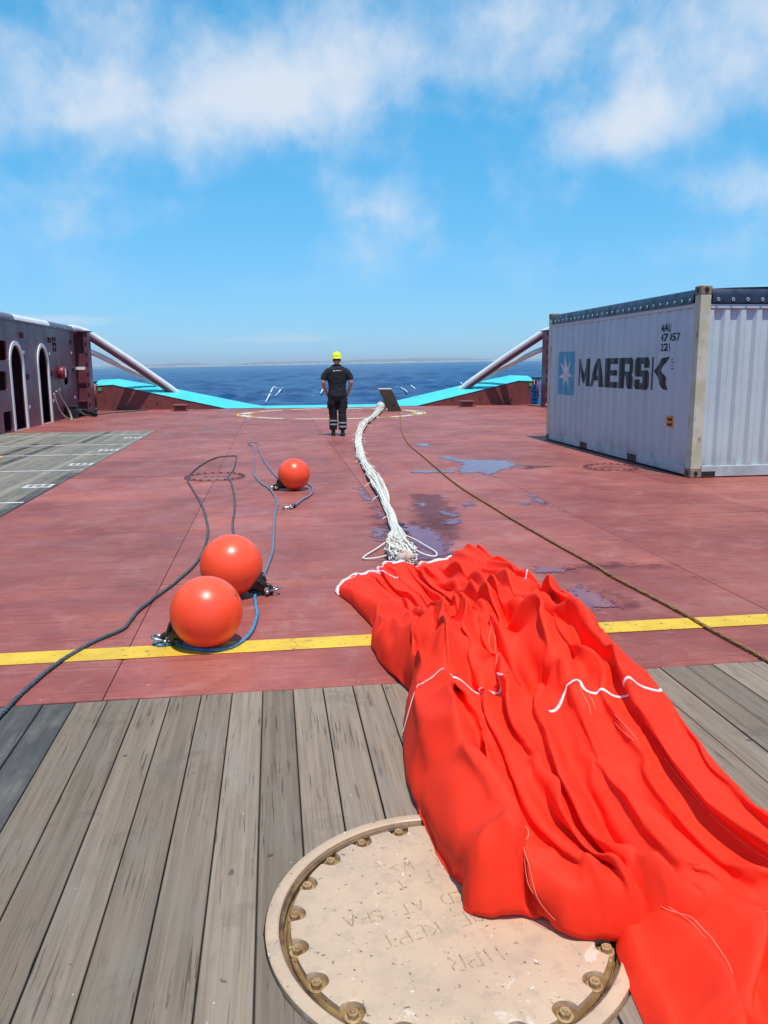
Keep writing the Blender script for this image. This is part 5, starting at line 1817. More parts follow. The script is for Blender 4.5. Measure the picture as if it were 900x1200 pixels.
BAG_STROKES = [
    ('c', 0.07, 0.05, 0.02, 'c1'),
    ('l', 0.05, 0.14, 0.01, 'c1'),
    ('c', 0.045, 0.03, 0.08, 'c2'),
    ('c', 0.05, 0.05, 0.02, 'c3'),
    ('l', 0.025, 0.08, 0.01, 'c3'),
    ('c', 0.045, 0.02, 0.06, 'c3b'),
    ('c', 0.035, 0.04, 0.02, 'c3c'),
    ('c', 0.09, 0.03, 0.04, 'c4'),
    ('l', 0.03, 0.1, 0.01, 'c4'),
    ('c', 0.06, 0.07, 0.015, 'c5'),
    ('L', 0.055, 0.01, 0.2, 'c5'),
    ('r', 0.03, 0.03, 0.05, 'q1'),
    ('r', 0.025, 0.05, 0.03, 'q2'),
    ('r', 0.03, 0.04, 0.04, 'q3'),
    ('r', 0.03, 0.03, 0.06, 'q4'),
    ('r', 0.025, 0.05, 0.05, 'q5'),
    ('L', 0.035, 0.008, 0.07, 'p1'),
    ('L', 0.032, 0.008, 0.06, 'p2'),
    ('L', 0.03, 0.008, 0.06, 'p3'),
    ('L', 0.018, 0.008, 0.05, 'p4'),
    ('c', 0.035, 0.03, 0.02, 'l1'),
    ('c', 0.04, 0.03, 0.03, 'l2'),
    ('c', 0.05, 0.02, 0.02, 'fold0'),
    ('l', 0.05, 0.06, 0.01, 'fold1'),
    ('c', 0.24, 0.08, 0.1, 'pit'),
    ('c', 0.07, 0.04, 0.04, 'neckL'),
    ('c', 0.1, 0.05, 0.02, 'mc1'),
    ('c', 0.06, 0.05, 0.03, 'mc2'),
    ('c', 0.12, 0.03, 0.05, 'mc3'),
    ('L', 0.04, 0.01, 0.12, 'mc3'),
    ('c', 0.05, 0.03, 0.06, 'mc4'),
    ('c', 0.07, 0.03, 0.05, 'mc5'),
    ('c', 0.035, 0.03, 0.02, 'mc6'),
    ('c', 0.05, 0.02, 0.04, 'mc7'),
    ('l', 0.04, 0.01, 0.12, 'mc8'),
    ('r', 0.04, 0.03, 0.03, 'ms1'),
    ('r', 0.03, 0.02, 0.03, 'ms2'),
    ('r', 0.03, 0.02, 0.03, 'ms3'),
    ('r', 0.03, 0.02, 0.04, 'ms4'),
    ('c', 0.03, 0.02, 0.03, 'fc0'),
    ('c', 0.04, 0.03, 0.02, 'fc1'),
    ('c', 0.04, 0.02, 0.03, 'fc2'),
    ('c', 0.06, 0.04, 0.02, 'fc3'),
    ('L', 0.03, 0.01, 0.1, 'fc3'),
    ('c', 0.04, 0.02, 0.03, 'fc4'),
    ('c', 0.06, 0.03, 0.04, 'fc5'),
    ('c', 0.05, 0.03, 0.03, 'fc6'),
    ('c', 0.05, 0.03, 0.04, 'fc7'),
    ('c', 0.03, 0.03, 0.03, 'fc8'),
    ('c', 0.04, 0.02, 0.04, 'n_a'),
    ('l', 0.03, 0.06, 0.01, 'n_a'),
    ('c', 0.05, 0.02, 0.05, 'n_b'),
    ('L', 0.03, 0.01, 0.1, 'n_b'),
    ('c', 0.03, 0.05, 0.02, 'n_c'),
    ('r', 0.02, 0.03, 0.04, 'n_d'),
]
# outlines on the deck
BAG_OUTLINE = {
    'body': [(0.391, 5.462), (0.477, 5.161), (0.56, 4.674), (0.51, 4.308), (0.539, 4.018), (0.587, 3.803), (0.628, 3.637), (0.575, 3.443), (0.513, 3.137), (0.478, 2.806), (0.481, 2.557), (0.495, 2.294), (0.524, 2.155), (0.505, 2.055), (0.525, 2.011), (0.624, 1.973), (0.72, 1.958), (0.747, 1.884), (0.874, 1.858), (0.986, 1.836), (0.983, 1.811), (1.101, 1.774), (1.253, 1.745), (1.516, 1.733), (1.678, 1.783), (1.545, 1.879), (1.515, 2.134), (1.547, 2.392), (1.584, 2.589), (1.601, 2.851), (1.597, 3.002), (1.645, 3.112), (1.649, 3.4), (1.695, 3.97), (1.708, 4.149), (1.767, 4.572), (1.732, 4.909), (1.698, 5.356), (1.664, 5.671), (1.644, 6.032), (1.65, 6.294), (1.59, 6.37), (1.39, 6.188), (1.307, 6.125), (1.154, 6.047), (1.055, 5.95), (0.976, 6.118), (0.793, 6.021), (0.708, 5.822), (0.551, 5.735), (0.441, 5.622)],
    'near': [(0.902, 1.898), (0.874, 1.834), (0.851, 1.698), (0.835, 1.552), (0.816, 1.362), (1.597, 1.23), (1.952, 1.808), (1.354, 1.901), (1.067, 1.944)],
}


def roll_field(X, Y, paths, k=60.0):
    """rolls of cloth merged by a soft maximum"""
    acc = np.full_like(X, 1e-9)
    for path in paths:
        best = np.full_like(X, 1e9)
        zc = np.zeros_like(X)
        for (x0, y0, z0, r0), (x1, y1, z1, r1) in zip(path, path[1:]):
            dx, dy = x1 - x0, y1 - y0
            t = np.clip(((X - x0) * dx + (Y - y0) * dy) / (dx * dx + dy * dy), 0, 1)
            d = np.hypot(X - x0 - t * dx, Y - y0 - t * dy) / (r0 + (r1 - r0) * t)
            m = d < best
            best = np.where(m, d, best)
            zc = np.where(m, z0 + (z1 - z0) * t, zc)
        prof = np.where(best < 0.96, np.sqrt(np.clip(1 - best ** 2, 0.0784, 1)), 0.28 - (best - 0.96) * 3.4)
        acc += np.exp(k * np.maximum(zc * prof, -0.5))
    return np.log(acc) / k


def rounded(D, r, H):
    u = np.clip(D / r, 0, 1)
    return np.where(D > 0, H * np.sqrt(np.clip(1 - (1 - u) ** 2, 0, 1)) + np.maximum(D - r, 0) * 2, D * 4) - 0.004


def line_distance(X, Y, path):
    """distance to a line, side (+1 on the picture's left for lines that run towards the viewer) and place along it"""
    best = np.full_like(X, 1e9)
    sd = np.zeros_like(X)
    along = np.zeros_like(X)
    n = len(path) - 1
    for i, ((x0, y0), (x1, y1)) in enumerate(zip(path, path[1:])):
        dx, dy = x1 - x0, y1 - y0
        t = np.clip(((X - x0) * dx + (Y - y0) * dy) / (dx * dx + dy * dy + 1e-12), 0, 1)
        d = np.hypot(X - x0 - t * dx, Y - y0 - t * dy)
        m = d < best
        best = np.where(m, d, best)
        sd = np.where(m, np.sign((X - x0) * dy - (Y - y0) * dx), sd)
        along = np.where(m, (i + t) / n, along)
    return best, -sd, along


def stroke(Z, X, Y, kind, amp, wl_, wr_, path, inside, crisp=0.005):
    """work one crease, ridge or layer edge into the cloth"""
    reach = 5 * max(wl_, wr_) + 0.02
    px_, py_ = [q[0] for q in path], [q[1] for q in path]
    m = (X > min(px_) - reach) & (X < max(px_) + reach) & (Y > min(py_) - reach) & (Y < max(py_) + reach)
    if not m.any():
        return
    x, y = X[m], Y[m]
    d, sd, al = line_distance(x, y, path)
    left = sd > 0
    fade = np.clip(np.minimum(al, 1 - al) * 4 + 0.10, 0, 1)
    # ends of the line fall off with distance
    soft = np.sqrt(d * d + crisp ** 2) - crisp
    w = np.where(left, wl_, wr_)
    if kind == 'c':
        h = -amp * np.exp(-soft / w)
    elif kind == 'r':
        h = amp * np.exp(-soft / w)
    else:
        s = d * np.where(left, 1, -1) * (1 if kind == 'l' else -1)
        far = wl_ if kind == 'l' else wr_
        h = amp * np.exp(-np.maximum(s, 0) / far) / (1 + np.exp(-np.clip(s / (crisp * 0.7), -30, 30)))
    Z[m] += h * fade * inside[m]


def resample(path, n):
    P = np.array(path)
    L = np.r_[0, np.cumsum(np.hypot(*np.diff(P, axis=0).T))]
    t = np.linspace(0, L[-1], n)
    return np.stack([np.interp(t, L, P[:, 0]), np.interp(t, L, P[:, 1])], 1)


def grid_mesh(name, X, Y, Z, floor=-0.02):
    ny, nx = Z.shape
    up = Z > floor
    q = up[:-1, :-1] | up[1:, :-1] | up[:-1, 1:] | up[1:, 1:]
    js, is_ = np.nonzero(q)
    a = js * nx + is_
    F = np.stack([a, a + 1, a + nx + 1, a + nx], 1)
    used, inv = np.unique(F, return_inverse=True)
    V = np.stack([X.ravel(), Y.ravel(), np.maximum(Z.ravel(), floor * 1.6)], 1)[used]
    me = bpy.data.meshes.new(name)
    me.from_pydata(V.tolist(), [], inv.reshape(-1, 4).tolist())
    me.shade_smooth()
    return me


def coons(left, right, far, near, nu, nv):
    """patch between four outline chains; left/right run far to near, far/near run left to right"""
    F, N_ = resample(far, nu), resample(near, nu)
    u = np.linspace(0, 1, nu)[None, :, None]
    vv = 1 - (1 - np.linspace(0, 1, nv)) ** 1.25           # rows crowd towards the near lip
    k = np.clip((vv * 1999).round().astype(int), 0, 1999)
    L, Rr = resample(left, 2000)[k], resample(right, 2000)[k]
    v = vv[:, None, None]
    P = (1 - u) * L[:, None] + u * Rr[:, None] + (1 - v) * F[None] + v * N_[None]
    P -= (1 - u) * (1 - v) * F[0] + u * (1 - v) * F[-1] + (1 - u) * v * N_[0] + u * v * N_[-1]
    return P[..., 0], P[..., 1]


def core_height(X, Y):
    """the stuffing of the heap, which the outer cloth lies on"""
    D = inside_distance(X, Y, BAG_OUTLINE['body'])
    dome_r = 0.07 + 0.11 * np.clip((5.0 - Y) / 1.2, 0, 1) * np.clip((Y - 1.95) / 0.4, 0.12, 1)
    dome_h = 0.07 + 0.145 * np.clip((5.2 - Y) / 1.2, 0, 1)
    t = np.clip(D / dome_r, 0, 1)
    dome = dome_h * np.sqrt(np.clip(1 - (1 - t) ** 2, 0, 1))
    rolls = roll_field(X, Y, [v for k, v in BAG_ROLLS.items() if not k.startswith('n')]) * 1.10
    body = np.log(np.exp(40 * dome) + np.exp(40 * np.maximum(rolls, -0.3))) / 40 - 0.012
    Z = np.minimum(body, rounded(D - 0.015, 0.05 + 0.04 * np.clip((Y - 1.95) / 0.4, 0, 1), 0.26))
    inside = np.clip(Z / 0.1, 0, 1)
    for kind, amp, wl_, wr_, name in BAG_STROKES:
        if kind == 'c':
            stroke(Z, X, Y, kind, amp * CORE_CREASE, wl_ * 1.2, wr_ * 1.2, BAG_PATHS[name], inside, 0.012)
    return Z


def pleated_sheet(nu, nv):
    ol = BAG_OUTLINE['body']
    left = ol[0:14]
    near = ol[13:25]
    right = ol[24:41][::-1]
    far = [ol[0]] + ol[40:][::-1]
    X, Y = coons(left, right, far, near, nu, nv)
    U, V = np.meshgrid(np.linspace(0, 1, nu), np.linspace(0, 1, nv))
    n1 = np.array([[mnoise.noise((u * 2.2, v * 3.0, 11.3)) for u in U[0]] for v in V[:, 0]])
    n2 = np.array([[mnoise.noise((u * 5.0, v * 2.2, 4.9)) for u in U[0]] for v in V[:, 0]])
    n3 = np.array([[mnoise.noise((u * 9.0, v * 7.0, 1.9)) for u in U[0]] for v in V[:, 0]])
    # the pleats run with the cloth, slant across the twist and fan out to the mouth
    tw = np.exp(-((Y - 3.75) / 0.38) ** 2)
    slant = 1 / (1 + np.exp(-(Y - 3.75) / 0.12))
    ph = PLEATS * (U + 0.30 * slant * (U - 0.2) + 0.05 * n1) + 0.35 * n2
    w = np.sin(2 * math.pi * ph)
    w = np.sign(w) * np.abs(w) ** 0.8
    edge = np.clip(np.minimum(U, 1 - U) * 9, 0, 1) * np.clip(V * 14, 0.35, 1) * np.clip((1 - V) * 25, 0, 1)
    amp = PLEAT_H * edge * np.clip(0.65 + 0.9 * n2 + 0.5 * n3, 0.48, 1.4) * (1 - 0.35 * np.clip((Y - 4.4) / 0.8, 0, 1))
    Z = np.maximum(core_height(X, Y), 0) + 0.012 + amp * (0.55 + 0.5 * w)
    # lean the pleats so that they fall over one another
    lean = amp * PLEAT_LEAN * (0.5 + 0.5 * w)
    X = X + lean * np.where(U < 0.22, 0.8, -1.0) * (1 + 0.3 * n3)
    # extra slack along the cloth gathers in the twist
    Z += edge * tw * TWIST_H * (0.7 + np.sin(2 * math.pi * (V * 11 - U * 1.6 + 0.5 * n2 + 0.4 * n1)))
    b = np.zeros(U.shape, bool)
    b[0], b[-1], b[:, 0], b[:, -1] = True, True, True, True
    Z[b] = 0.006
    Y[-1] += 0.045                                   # the lip tucks under itself
    Z[0] = np.maximum(core_height(X[0], Y[0]), 0.0) + 0.02
    return X, Y, np.maximum(Z, 0.006), b



def near_sheet(nu, nv):
    """the lower piece that runs out from under the lip towards the camera"""
    ol = BAG_OUTLINE['near']
    X, Y = coons(ol[0:5], [ol[7], ol[6], ol[5]], [ol[0], ol[8], ol[7]], [ol[4], ol[5]], nu, nv)
    U, V = np.meshgrid(np.linspace(0, 1, nu), np.linspace(0, 1, nv))
    n1 = np.array([[mnoise.noise((u * 3.0, v * 2.0, 21.3)) for u in U[0]] for v in V[:, 0]])
    n2 = np.array([[mnoise.noise((u * 7.0, v * 3.0, 14.9)) for u in U[0]] for v in V[:, 0]])
    w = np.sin(2 * math.pi * (9.0 * U ** 0.85 + 0.5 * n1))
    edge = np.clip(U * 9, 0, 1) * np.clip((1 - U) * 9, 0, 1)
    amp = 0.14 * edge * np.clip(0.8 + 0.9 * n2, 0.45, 1.3)
    Z = 0.030 + 0.035 * np.clip(U * 12, 0, 1) + amp * (0.55 + 0.5 * w)
    X = X + amp * 0.7 * (0.5 + 0.5 * w)
    b = np.zeros(U.shape, bool)
    b[0], b[-1], b[:, 0], b[:, -1] = True, True, True, True
    Z[:, 0] = 0.006
    Z[:, -1] = 0.006
    Z[0], Z[-1] = 0.05, 0.05
    Z[0, 0] = Z[-1, 0] = 0.006
    return X, Y, Z, b


def near_core(X, Y):
    D = inside_distance(X, Y, BAG_OUTLINE['near'])
    return rounded(D - 0.02, 0.06, 0.05).clip(-1, 0.05)


PLEATS, PLEAT_H, PLEAT_LEAN, CORE_CREASE, TWIST_H, BAG_BEND = 9.5, 0.118, 0.6, 1.35, 0.07, 0.030


def settle(sheet_fn, core_fn, nu, nv, frames):
    """drop the pleated cloth on its stuffing and let it come to rest"""
    X, Y, Z, b = sheet_fn(nu, nv)
    a = (np.arange(nv - 1)[:, None] * nu + np.arange(nu - 1)[None, :]).ravel()
    me = bpy.data.meshes.new('fabric')
    me.from_pydata(np.stack([X.ravel(), Y.ravel(), Z.ravel()], 1).tolist(), [], np.stack([a, a + nu, a + nu + 1, a + 1], 1).tolist())
    o = bpy.data.objects.new('drape_tmp', me)
    COL.objects.link(o)
    pin = o.vertex_groups.new(name='pin')
    pin.add(np.nonzero(b.ravel())[0].tolist(), 1.0, 'REPLACE')
    fl = MB().box(-3, 5, -3, 9, -0.3, 0.0).build('floor_tmp', None)
    xs, ys = np.arange(X.min() - 0.2, X.max() + 0.2, 0.02), np.arange(Y.min() - 0.2, Y.max() + 0.2, 0.02)
    CXg, CYg = np.meshgrid(xs, ys)
    core = bpy.data.objects.new('core_tmp', grid_mesh('core_tmp', CXg, CYg, core_fn(CXg, CYg), -0.03))
    COL.objects.link(core)
    for q in (fl, core):
        q.modifiers.new('collision', 'COLLISION')
        q.collision.thickness_outer = 0.006
        q.collision.cloth_friction = 25
    c = o.modifiers.new('cloth', 'CLOTH')
    s = c.settings
    s.quality = 5
    s.mass = 0.18
    s.tension_stiffness = s.compression_stiffness = 18
    s.shear_stiffness = 8
    s.bending_stiffness = BAG_BEND
    s.tension_damping = s.compression_damping = 12
    s.bending_damping = 0.8
    s.air_damping = 3
    s.vertex_group_mass = 'pin'
    s.effector_weights.gravity = 1.0
    cs = c.collision_settings
    cs.collision_quality = 2
    cs.distance_min = 0.006
    cs.use_self_collision = True
    cs.self_distance_min = 0.006
    for f in range(1, frames + 1):
        scene.frame_set(f)
    dg = bpy.context.evaluated_depsgraph_get()
    out = bpy.data.meshes.new_from_object(o.evaluated_get(dg))
    for q in (o, fl, core):
        bpy.data.objects.remove(q)
    scene.frame_set(1)
    return out


bag = thing('fabric_bag', 'huge crumpled orange-red fabric bag with white hems lying over planks and hatch', 'fabric', (1.0, 3.4, 0))
o_grid = {}


def lay(name, sheet_fn, core_fn, nu, nv, frames):
    me = settle(sheet_fn, core_fn, nu, nv, frames)
    me.name = name
    me.materials.clear()
    me.shade_smooth()
    o = link(name, me, MAT['fabric'], bag)
    s = o.modifiers.new('subdivision', 'SUBSURF')
    s.levels = s.render_levels = 1
    co = np.empty(nu * nv * 3)
    me.vertices.foreach_get('co', co)
    no = np.empty(nu * nv * 3)
    me.vertex_normals.foreach_get('vector', no)
    o_grid[name] = (co.reshape(nv, nu, 3), no.reshape(nv, nu, 3))
    return o


cloth = lay('fabric', pleated_sheet, core_height, 84, 150, 24)
lower = lay('lower_fabric', near_sheet, near_core, 44, 44, 18)


def sewn(name, part, rc, width, mat, lift=0.002, smooth=2):
    """webbing or stitching sewn to the cloth, along a line given in rows and columns of its weave"""
    co, no = o_grid[part.data.name.split('.')[0]]
    nv, nu = co.shape[:2]
    pts, nrm = [], []
    for (r0, c0), (r1, c1) in zip(rc, rc[1:]):
        n = max(2, int(max(abs(r1 - r0), abs(c1 - c0)) * 2))
        for k in range(n + (1 if (r1, c1) == rc[-1] else 0)):
            r = min(max(r0 + (r1 - r0) * k / n, 0), nv - 1.001)
            c = min(max(c0 + (c1 - c0) * k / n, 0), nu - 1.001)
            a, b_, fr, fc = int(r), int(c), r - int(r), c - int(c)
            w = [(1 - fr) * (1 - fc), (1 - fr) * fc, fr * (1 - fc), fr * fc]
            ix = [(a, b_), (a, b_ + 1), (a + 1, b_), (a + 1, b_ + 1)]
            pts.append(Vector(sum(co[q] * x for q, x in zip(ix, w)).tolist()))
            nrm.append(Vector(sum(no[q] * x for q, x in zip(ix, w)).tolist()).normalized())
    for _ in range(smooth):
        pts = [pts[0]] + [(pts[i - 1] + pts[i] * 2 + pts[i + 1]) / 4 for i in range(1, len(pts) - 1)] + [pts[-1]]
    vs = []
    for i, (q, nn) in enumerate(zip(pts, nrm)):
        t = (pts[min(i + 1, len(pts) - 1)] - pts[max(i - 1, 0)]).normalized()
        s_ = t.cross(nn)
        s_ = s_.normalized() * width * 0.5 if s_.length > 1e-6 else Vector((width * 0.5, 0, 0))
        q = q + nn * lift
        up = nn * min(0.0012, width * 0.3)
        vs += [q - s_ - up, q - s_ * 0.85 + up, q + s_ * 0.85 + up, q + s_ - up]
    m = MB().add(vs, [(i * 4 + k, i * 4 + k + 1, i * 4 + 5 + k, i * 4 + 4 + k) for i in range(len(pts) - 1) for k in range(3)])
    return m.build(name, MAT[mat], part, True, recalc=False)


def sewn_pair(part, rc, gap, mat='thread'):
    for d in (-gap / 2, gap / 2):
        sewn('stitching', part, [(r, c + d) for r, c in rc], 0.0022, mat, 0.0012)


# white hem along the mouth
co, no = o_grid['fabric']
vs = []
for c in range(co.shape[1]):
    a, b_, d = Vector(co[0, c]), Vector(co[1, c]), Vector(co[3, c])
    n0, n1 = Vector(no[0, c]), Vector(no[2, c])
    d = b_.lerp(d, 0.9)
    back = (a - b_).normalized() * 0.004
    vs += [a + back - n0 * 0.012, a + back + n0 * 0.003, b_ + n1 * 0.0035, d + n1 * 0.0030, d + n1 * 0.0005]
MB().add(vs, [(i * 5 + k, i * 5 + k + 1, i * 5 + 6 + k, i * 5 + 5 + k) for i in range(co.shape[1] - 1) for k in range(4)]).build('hem_webbing', MAT['hem'], cloth, True, recalc=False)


def row_at(y, c):
    return int(np.argmin(np.abs(co[:, c, 1] - y)))


rn = row_at(3.22, 12)
rk = row_at(3.02, 62)
sewn('white_piping', cloth, [(rn + 2, 2), (rn - 1, 9), (rn, 18), (rn + 1, 28), (rn, 38)], 0.013, 'hem')
sewn('white_piping', cloth, [(rn, 38), (rn + 3, 38.3)], 0.010, 'hem')
sewn('white_piping', cloth, [(rk + 2, 49), (rk - 1, 53), (rk - 1, 58), (rk + 2, 58.5), (rk + 4, 66), (rk + 6, 73), (rk + 4, 80)], 0.013, 'hem')
sewn('white_piping', cloth, [(2, 24), (8, 26), (14, 31)], 0.011, 'hem')
rm = row_at(4.72, 66)
sewn('white_piping', cloth, [(rm + 1, 60), (rm - 1, 66), (rm, 72)], 0.012, 'hem')
sewn('white_piping', cloth, [(rm + 6, 76), (rm + 7, 81)], 0.012, 'hem')
rt = row_at(3.95, 34)
sewn_pair(cloth, [(rt, 44), (rt + 10, 40), (rt + 20, 36)], 1.2)
sewn_pair(cloth, [(rt, 56), (rt + 6, 62), (rt + 14, 68)], 1.2)
sewn_pair(cloth, [(rk, 58.5), (rk + 7, 58.5)], 1.0)
sewn_pair(cloth, [(rk + 9, 62), (rk + 16, 63)], 1.2)
sewn_pair(cloth, [(rk + 20, 66), (rk + 32, 66.5), (rk + 46, 67), (145, 68)], 1.1)
sewn_pair(cloth, [(132, 20), (140, 20.3), (147, 20.5)], 1.0)
for c0 in (5, 13, 22):
    sewn_pair(lower, [(3, c0), (22, c0 + 0.6), (42, c0 + 1)], 0.55)
q, n = Vector(co[3, 22]), Vector(no[3, 22])
MB().bbox(-0.014, 0.014, -0.045, 0.045, 0.001, 0.006, 0.002, Matrix.Translation(q) @ n.to_track_quat('Z', 'Y').to_matrix().to_4x4() @ Matrix.Rotation(R(-25), 4, 'Z')).build('pink_tab', MAT['pink'], cloth)

# ================================================================ THE MAN
def blob(parts, voxel, smooth_it, name, mat, parent):
    """one continuous surface grown over the given shapes"""
    me = parts.mesh('tmp')
    o = bpy.data.objects.new('tmp', me)
    COL.objects.link(o)
    r = o.modifiers.new('r', 'REMESH')
    r.mode = 'VOXEL'
    r.voxel_size = voxel
    s = o.modifiers.new('s', 'SMOOTH')
    s.iterations = smooth_it
    s.factor = 0.5
    dg = bpy.context.evaluated_depsgraph_get()
    out = bpy.data.meshes.new_from_object(o.evaluated_get(dg))
    bpy.data.objects.remove(o)
    out.name = name
    out.materials.clear()
    out.shade_smooth()
    return link(name, out, mat, parent)


def loft(m, rings, n=20):
    """closed stack of ellipses: (x, y, z, rx, ry)"""
    o = len(m.v)
    for (x, y, z, rx, ry) in rings:
        for k in range(n):
            a = 2 * math.pi * k / n
            m.v.append((x + rx * math.cos(a), y + ry * math.sin(a), z))
    for i in range(len(rings) - 1):
        for k in range(n):
            l = (k + 1) % n
            m.f.append((o + i * n + k, o + i * n + l, o + (i + 1) * n + l, o + (i + 1) * n + k))
    m.f.append(tuple(o + k for k in range(n))[::-1])
    m.f.append(tuple(o + (len(rings) - 1) * n + k for k in range(n)))


MX, MY = 1.445, 18.38
man = thing('person', 'person in black work clothes and yellow helmet walking away towards the stern', 'person', (0, 0, 0))
# body (built at the origin, back to the viewer, then carried to its place by the root)
b = MB()
b.ball((0, 0.012, 1.715), 0.1, 18, 12, (0.80, 0.98, 1.18))                       # skull
loft(b, [(0, 0.045, 1.60, 0.045, 0.05), (0, 0.055, 1.64, 0.060, 0.065), (0, 0.05, 1.70, 0.068, 0.07)], 14)   # jaw
b.ball((0, 0.118, 1.69), 0.016, 8, 6, (0.8, 1.2, 1.6))                           # nose
for s in (-1, 1):
    b.ball((s * 0.084, 0.0, 1.69), 0.03, 10, 8, (0.35, 0.7, 1.15))               # ears
loft(b, [(0, 0, 1.50, 0.085, 0.075), (0, 0.002, 1.58, 0.062, 0.064), (0, 0.01, 1.66, 0.060, 0.066)])         # neck
loft(b, [(0, 0, 0.90, 0.17, 0.105), (0, 0, 1.06, 0.165, 0.10), (0, 0, 1.3, 0.19, 0.11), (0, 0, 1.46, 0.20, 0.10), (0, 0, 1.54, 0.11, 0.07)])
for s in (-1, 1):
    b.tube([(s * 0.19, 0, 1.475), (s * 0.275, -0.012, 1.32), (s * 0.312, -0.035, 1.20), (s * 0.298, 0.02, 1.10), (s * 0.262, 0.075, 1.005), (s * 0.250, 0.09, 0.975)],
           [0.062, 0.056, 0.046, 0.045, 0.033, 0.030], 14)
    b.tube([(s * 0.256, 0.082, 0.99), (s * 0.244, 0.100, 0.945), (s * 0.232, 0.112, 0.905)], [0.030, 0.040, 0.034], 12, squash=0.7)   # palm
    for k in range(4):                                                            # four fingers curling forward and in
        y0 = 0.085 + 0.019 * k
        L = (0.040, 0.046, 0.044, 0.034)[k]
        x0 = s * 0.232
        b.tube([(x0, y0, 0.912), (x0 - s * 0.012, y0 + 0.006, 0.912 - L * 0.8), (x0 - s * 0.030, y0 + 0.012, 0.912 - L * 1.35), (x0 - s * 0.046, y0 + 0.012, 0.912 - L * 1.3)], [0.0095, 0.009, 0.0085, 0.0075], 8)
    b.tube([(s * 0.240, 0.118, 0.955), (s * 0.225, 0.142, 0.925), (s * 0.207, 0.150, 0.895)], [0.012, 0.011, 0.009], 8)               # thumb
    ly = 0.05 if s < 0 else -0.03
    b.tube([(s * 0.10, 0, 0.92), (s * 0.105, 0.012 + ly * 0.5, 0.50), (s * 0.106, ly, 0.12)], [0.085, 0.056, 0.040], 12)
body = blob(b, 0.0085, 2, 'body', MAT['skin'], man)
# hair under the helmet
b = MB()
b.ball((0, -0.002, 1.722), 0.1, 16, 10, (0.84, 0.98, 1.10))
hair = blob(b, 0.012, 1, 'hair', MAT['hair'], man)
bm = bmesh.new()
bm.from_mesh(hair.data)
bmesh.ops.delete(bm, geom=[v for v in bm.verts if v.co.y > 0.035 or v.co.z < 1.655 - 0.25 * v.co.y], context='VERTS')
bm.to_mesh(hair.data)
bm.free()
# shirt
b = MB()
loft(b, [(0, 0, 1.02, 0.200, 0.128), (0, 0, 1.08, 0.198, 0.126), (0, 0, 1.18, 0.205, 0.130), (0, 0, 1.30, 0.225, 0.137), (0, 0, 1.42, 0.243, 0.133), (0, 0, 1.50, 0.228, 0.112), (0, 0, 1.555, 0.140, 0.088), (0, 0.004, 1.605, 0.074, 0.074)])
for s in (-1, 1):
    b.tube([(s * 0.165, 0, 1.485), (s * 0.228, -0.004, 1.425), (s * 0.283, -0.012, 1.34), (s * 0.305, -0.018, 1.265)], [0.064, 0.074, 0.074, 0.074], 16)
shirt = blob(b, 0.013, 3, 'shirt', MAT['shirt'], man)
# loose folds in the back
for v in shirt.data.vertices:
    w = 0.007 * mnoise.noise((v.co.x * 9, v.co.y * 9, v.co.z * 16)) + 0.006 * mnoise.noise((v.co.x * 5 + v.co.z * 6, 3, v.co.z * 9))
    v.co += Vector((v.co.x, v.co.y, 0)).normalized() * w
for k, (x0, x1, h) in enumerate(((-0.080, -0.050, 0.030), (-0.030, 0.000, 0.016), (0.004, 0.034, 0.016), (0.038, 0.075, 0.016), (0.082, 0.092, 0.010), (0.10, 0.11, 0.010))):
    MB().box(x0, x1, -0.1475 - 0.0006, -0.1465, 1.475 - h, 1.475).build('back_print', MAT['print'], shirt)
# trousers
b = MB()
loft(b, [(0, 0, 1.075, 0.196, 0.124), (0, 0, 1.00, 0.214, 0.138), (0, -0.006, 0.92, 0.222, 0.146), (0, 0, 0.84, 0.216, 0.136), (0, 0, 0.79, 0.205, 0.120)])
for s in (-1, 1):
    yy = 0.05 if s < 0 else -0.03
    b.tube([(s * 0.108, 0, 0.90), (s * 0.110, 0.0, 0.74), (s * 0.106, yy * 0.5 + 0.012, 0.50), (s * 0.106, yy, 0.30), (s * 0.106, yy, 0.135)], [0.112, 0.108, 0.093, 0.092, 0.090], 18)
trs = blob(b, 0.013, 3, 'trousers', MAT['trouser'], man)
for v in trs.data.vertices:
    w = 0.010 * mnoise.noise((v.co.x * 7, v.co.y * 7, v.co.z * 11)) + 0.008 * mnoise.noise((2, v.co.x * 4, v.co.z * 22)) * (1 if v.co.z < 0.45 else 0.3)
    v.co += Vector((v.co.x - (0.106 if v.co.x > 0 else -0.106) * (v.co.z < 0.8), v.co.y, 0)).normalized() * w
MB().bbox(-0.235, -0.19, -0.06, 0.09, 0.62, 0.79, 0.015).build('cargo_pocket', MAT['trouser'], trs)
MB().bbox(0.19, 0.228, -0.06, 0.09, 0.62, 0.79, 0.015).build('cargo_pocket', MAT['trouser'], trs)
for s in (-1, 1):
    yy = 0.05 if s < 0 else -0.03
    for z in ((0.345, 0.262) if s < 0 else (0.300, 0.215)):
        MB().lathe([(0.103, -0.018), (0.105, 0), (0.103, 0.018)], 24, Matrix.Translation((s * 0.106, yy, z)), False).build('reflective_band', MAT['band'], trs, True)
MB().lathe([(0.199, -0.018), (0.200, 0.0), (0.199, 0.018)], 30, Matrix.Translation((0, 0, 1.055)) @ Matrix.Diagonal((1, 0.64, 1, 1)), False).build('belt', MAT['black'], trs, True)
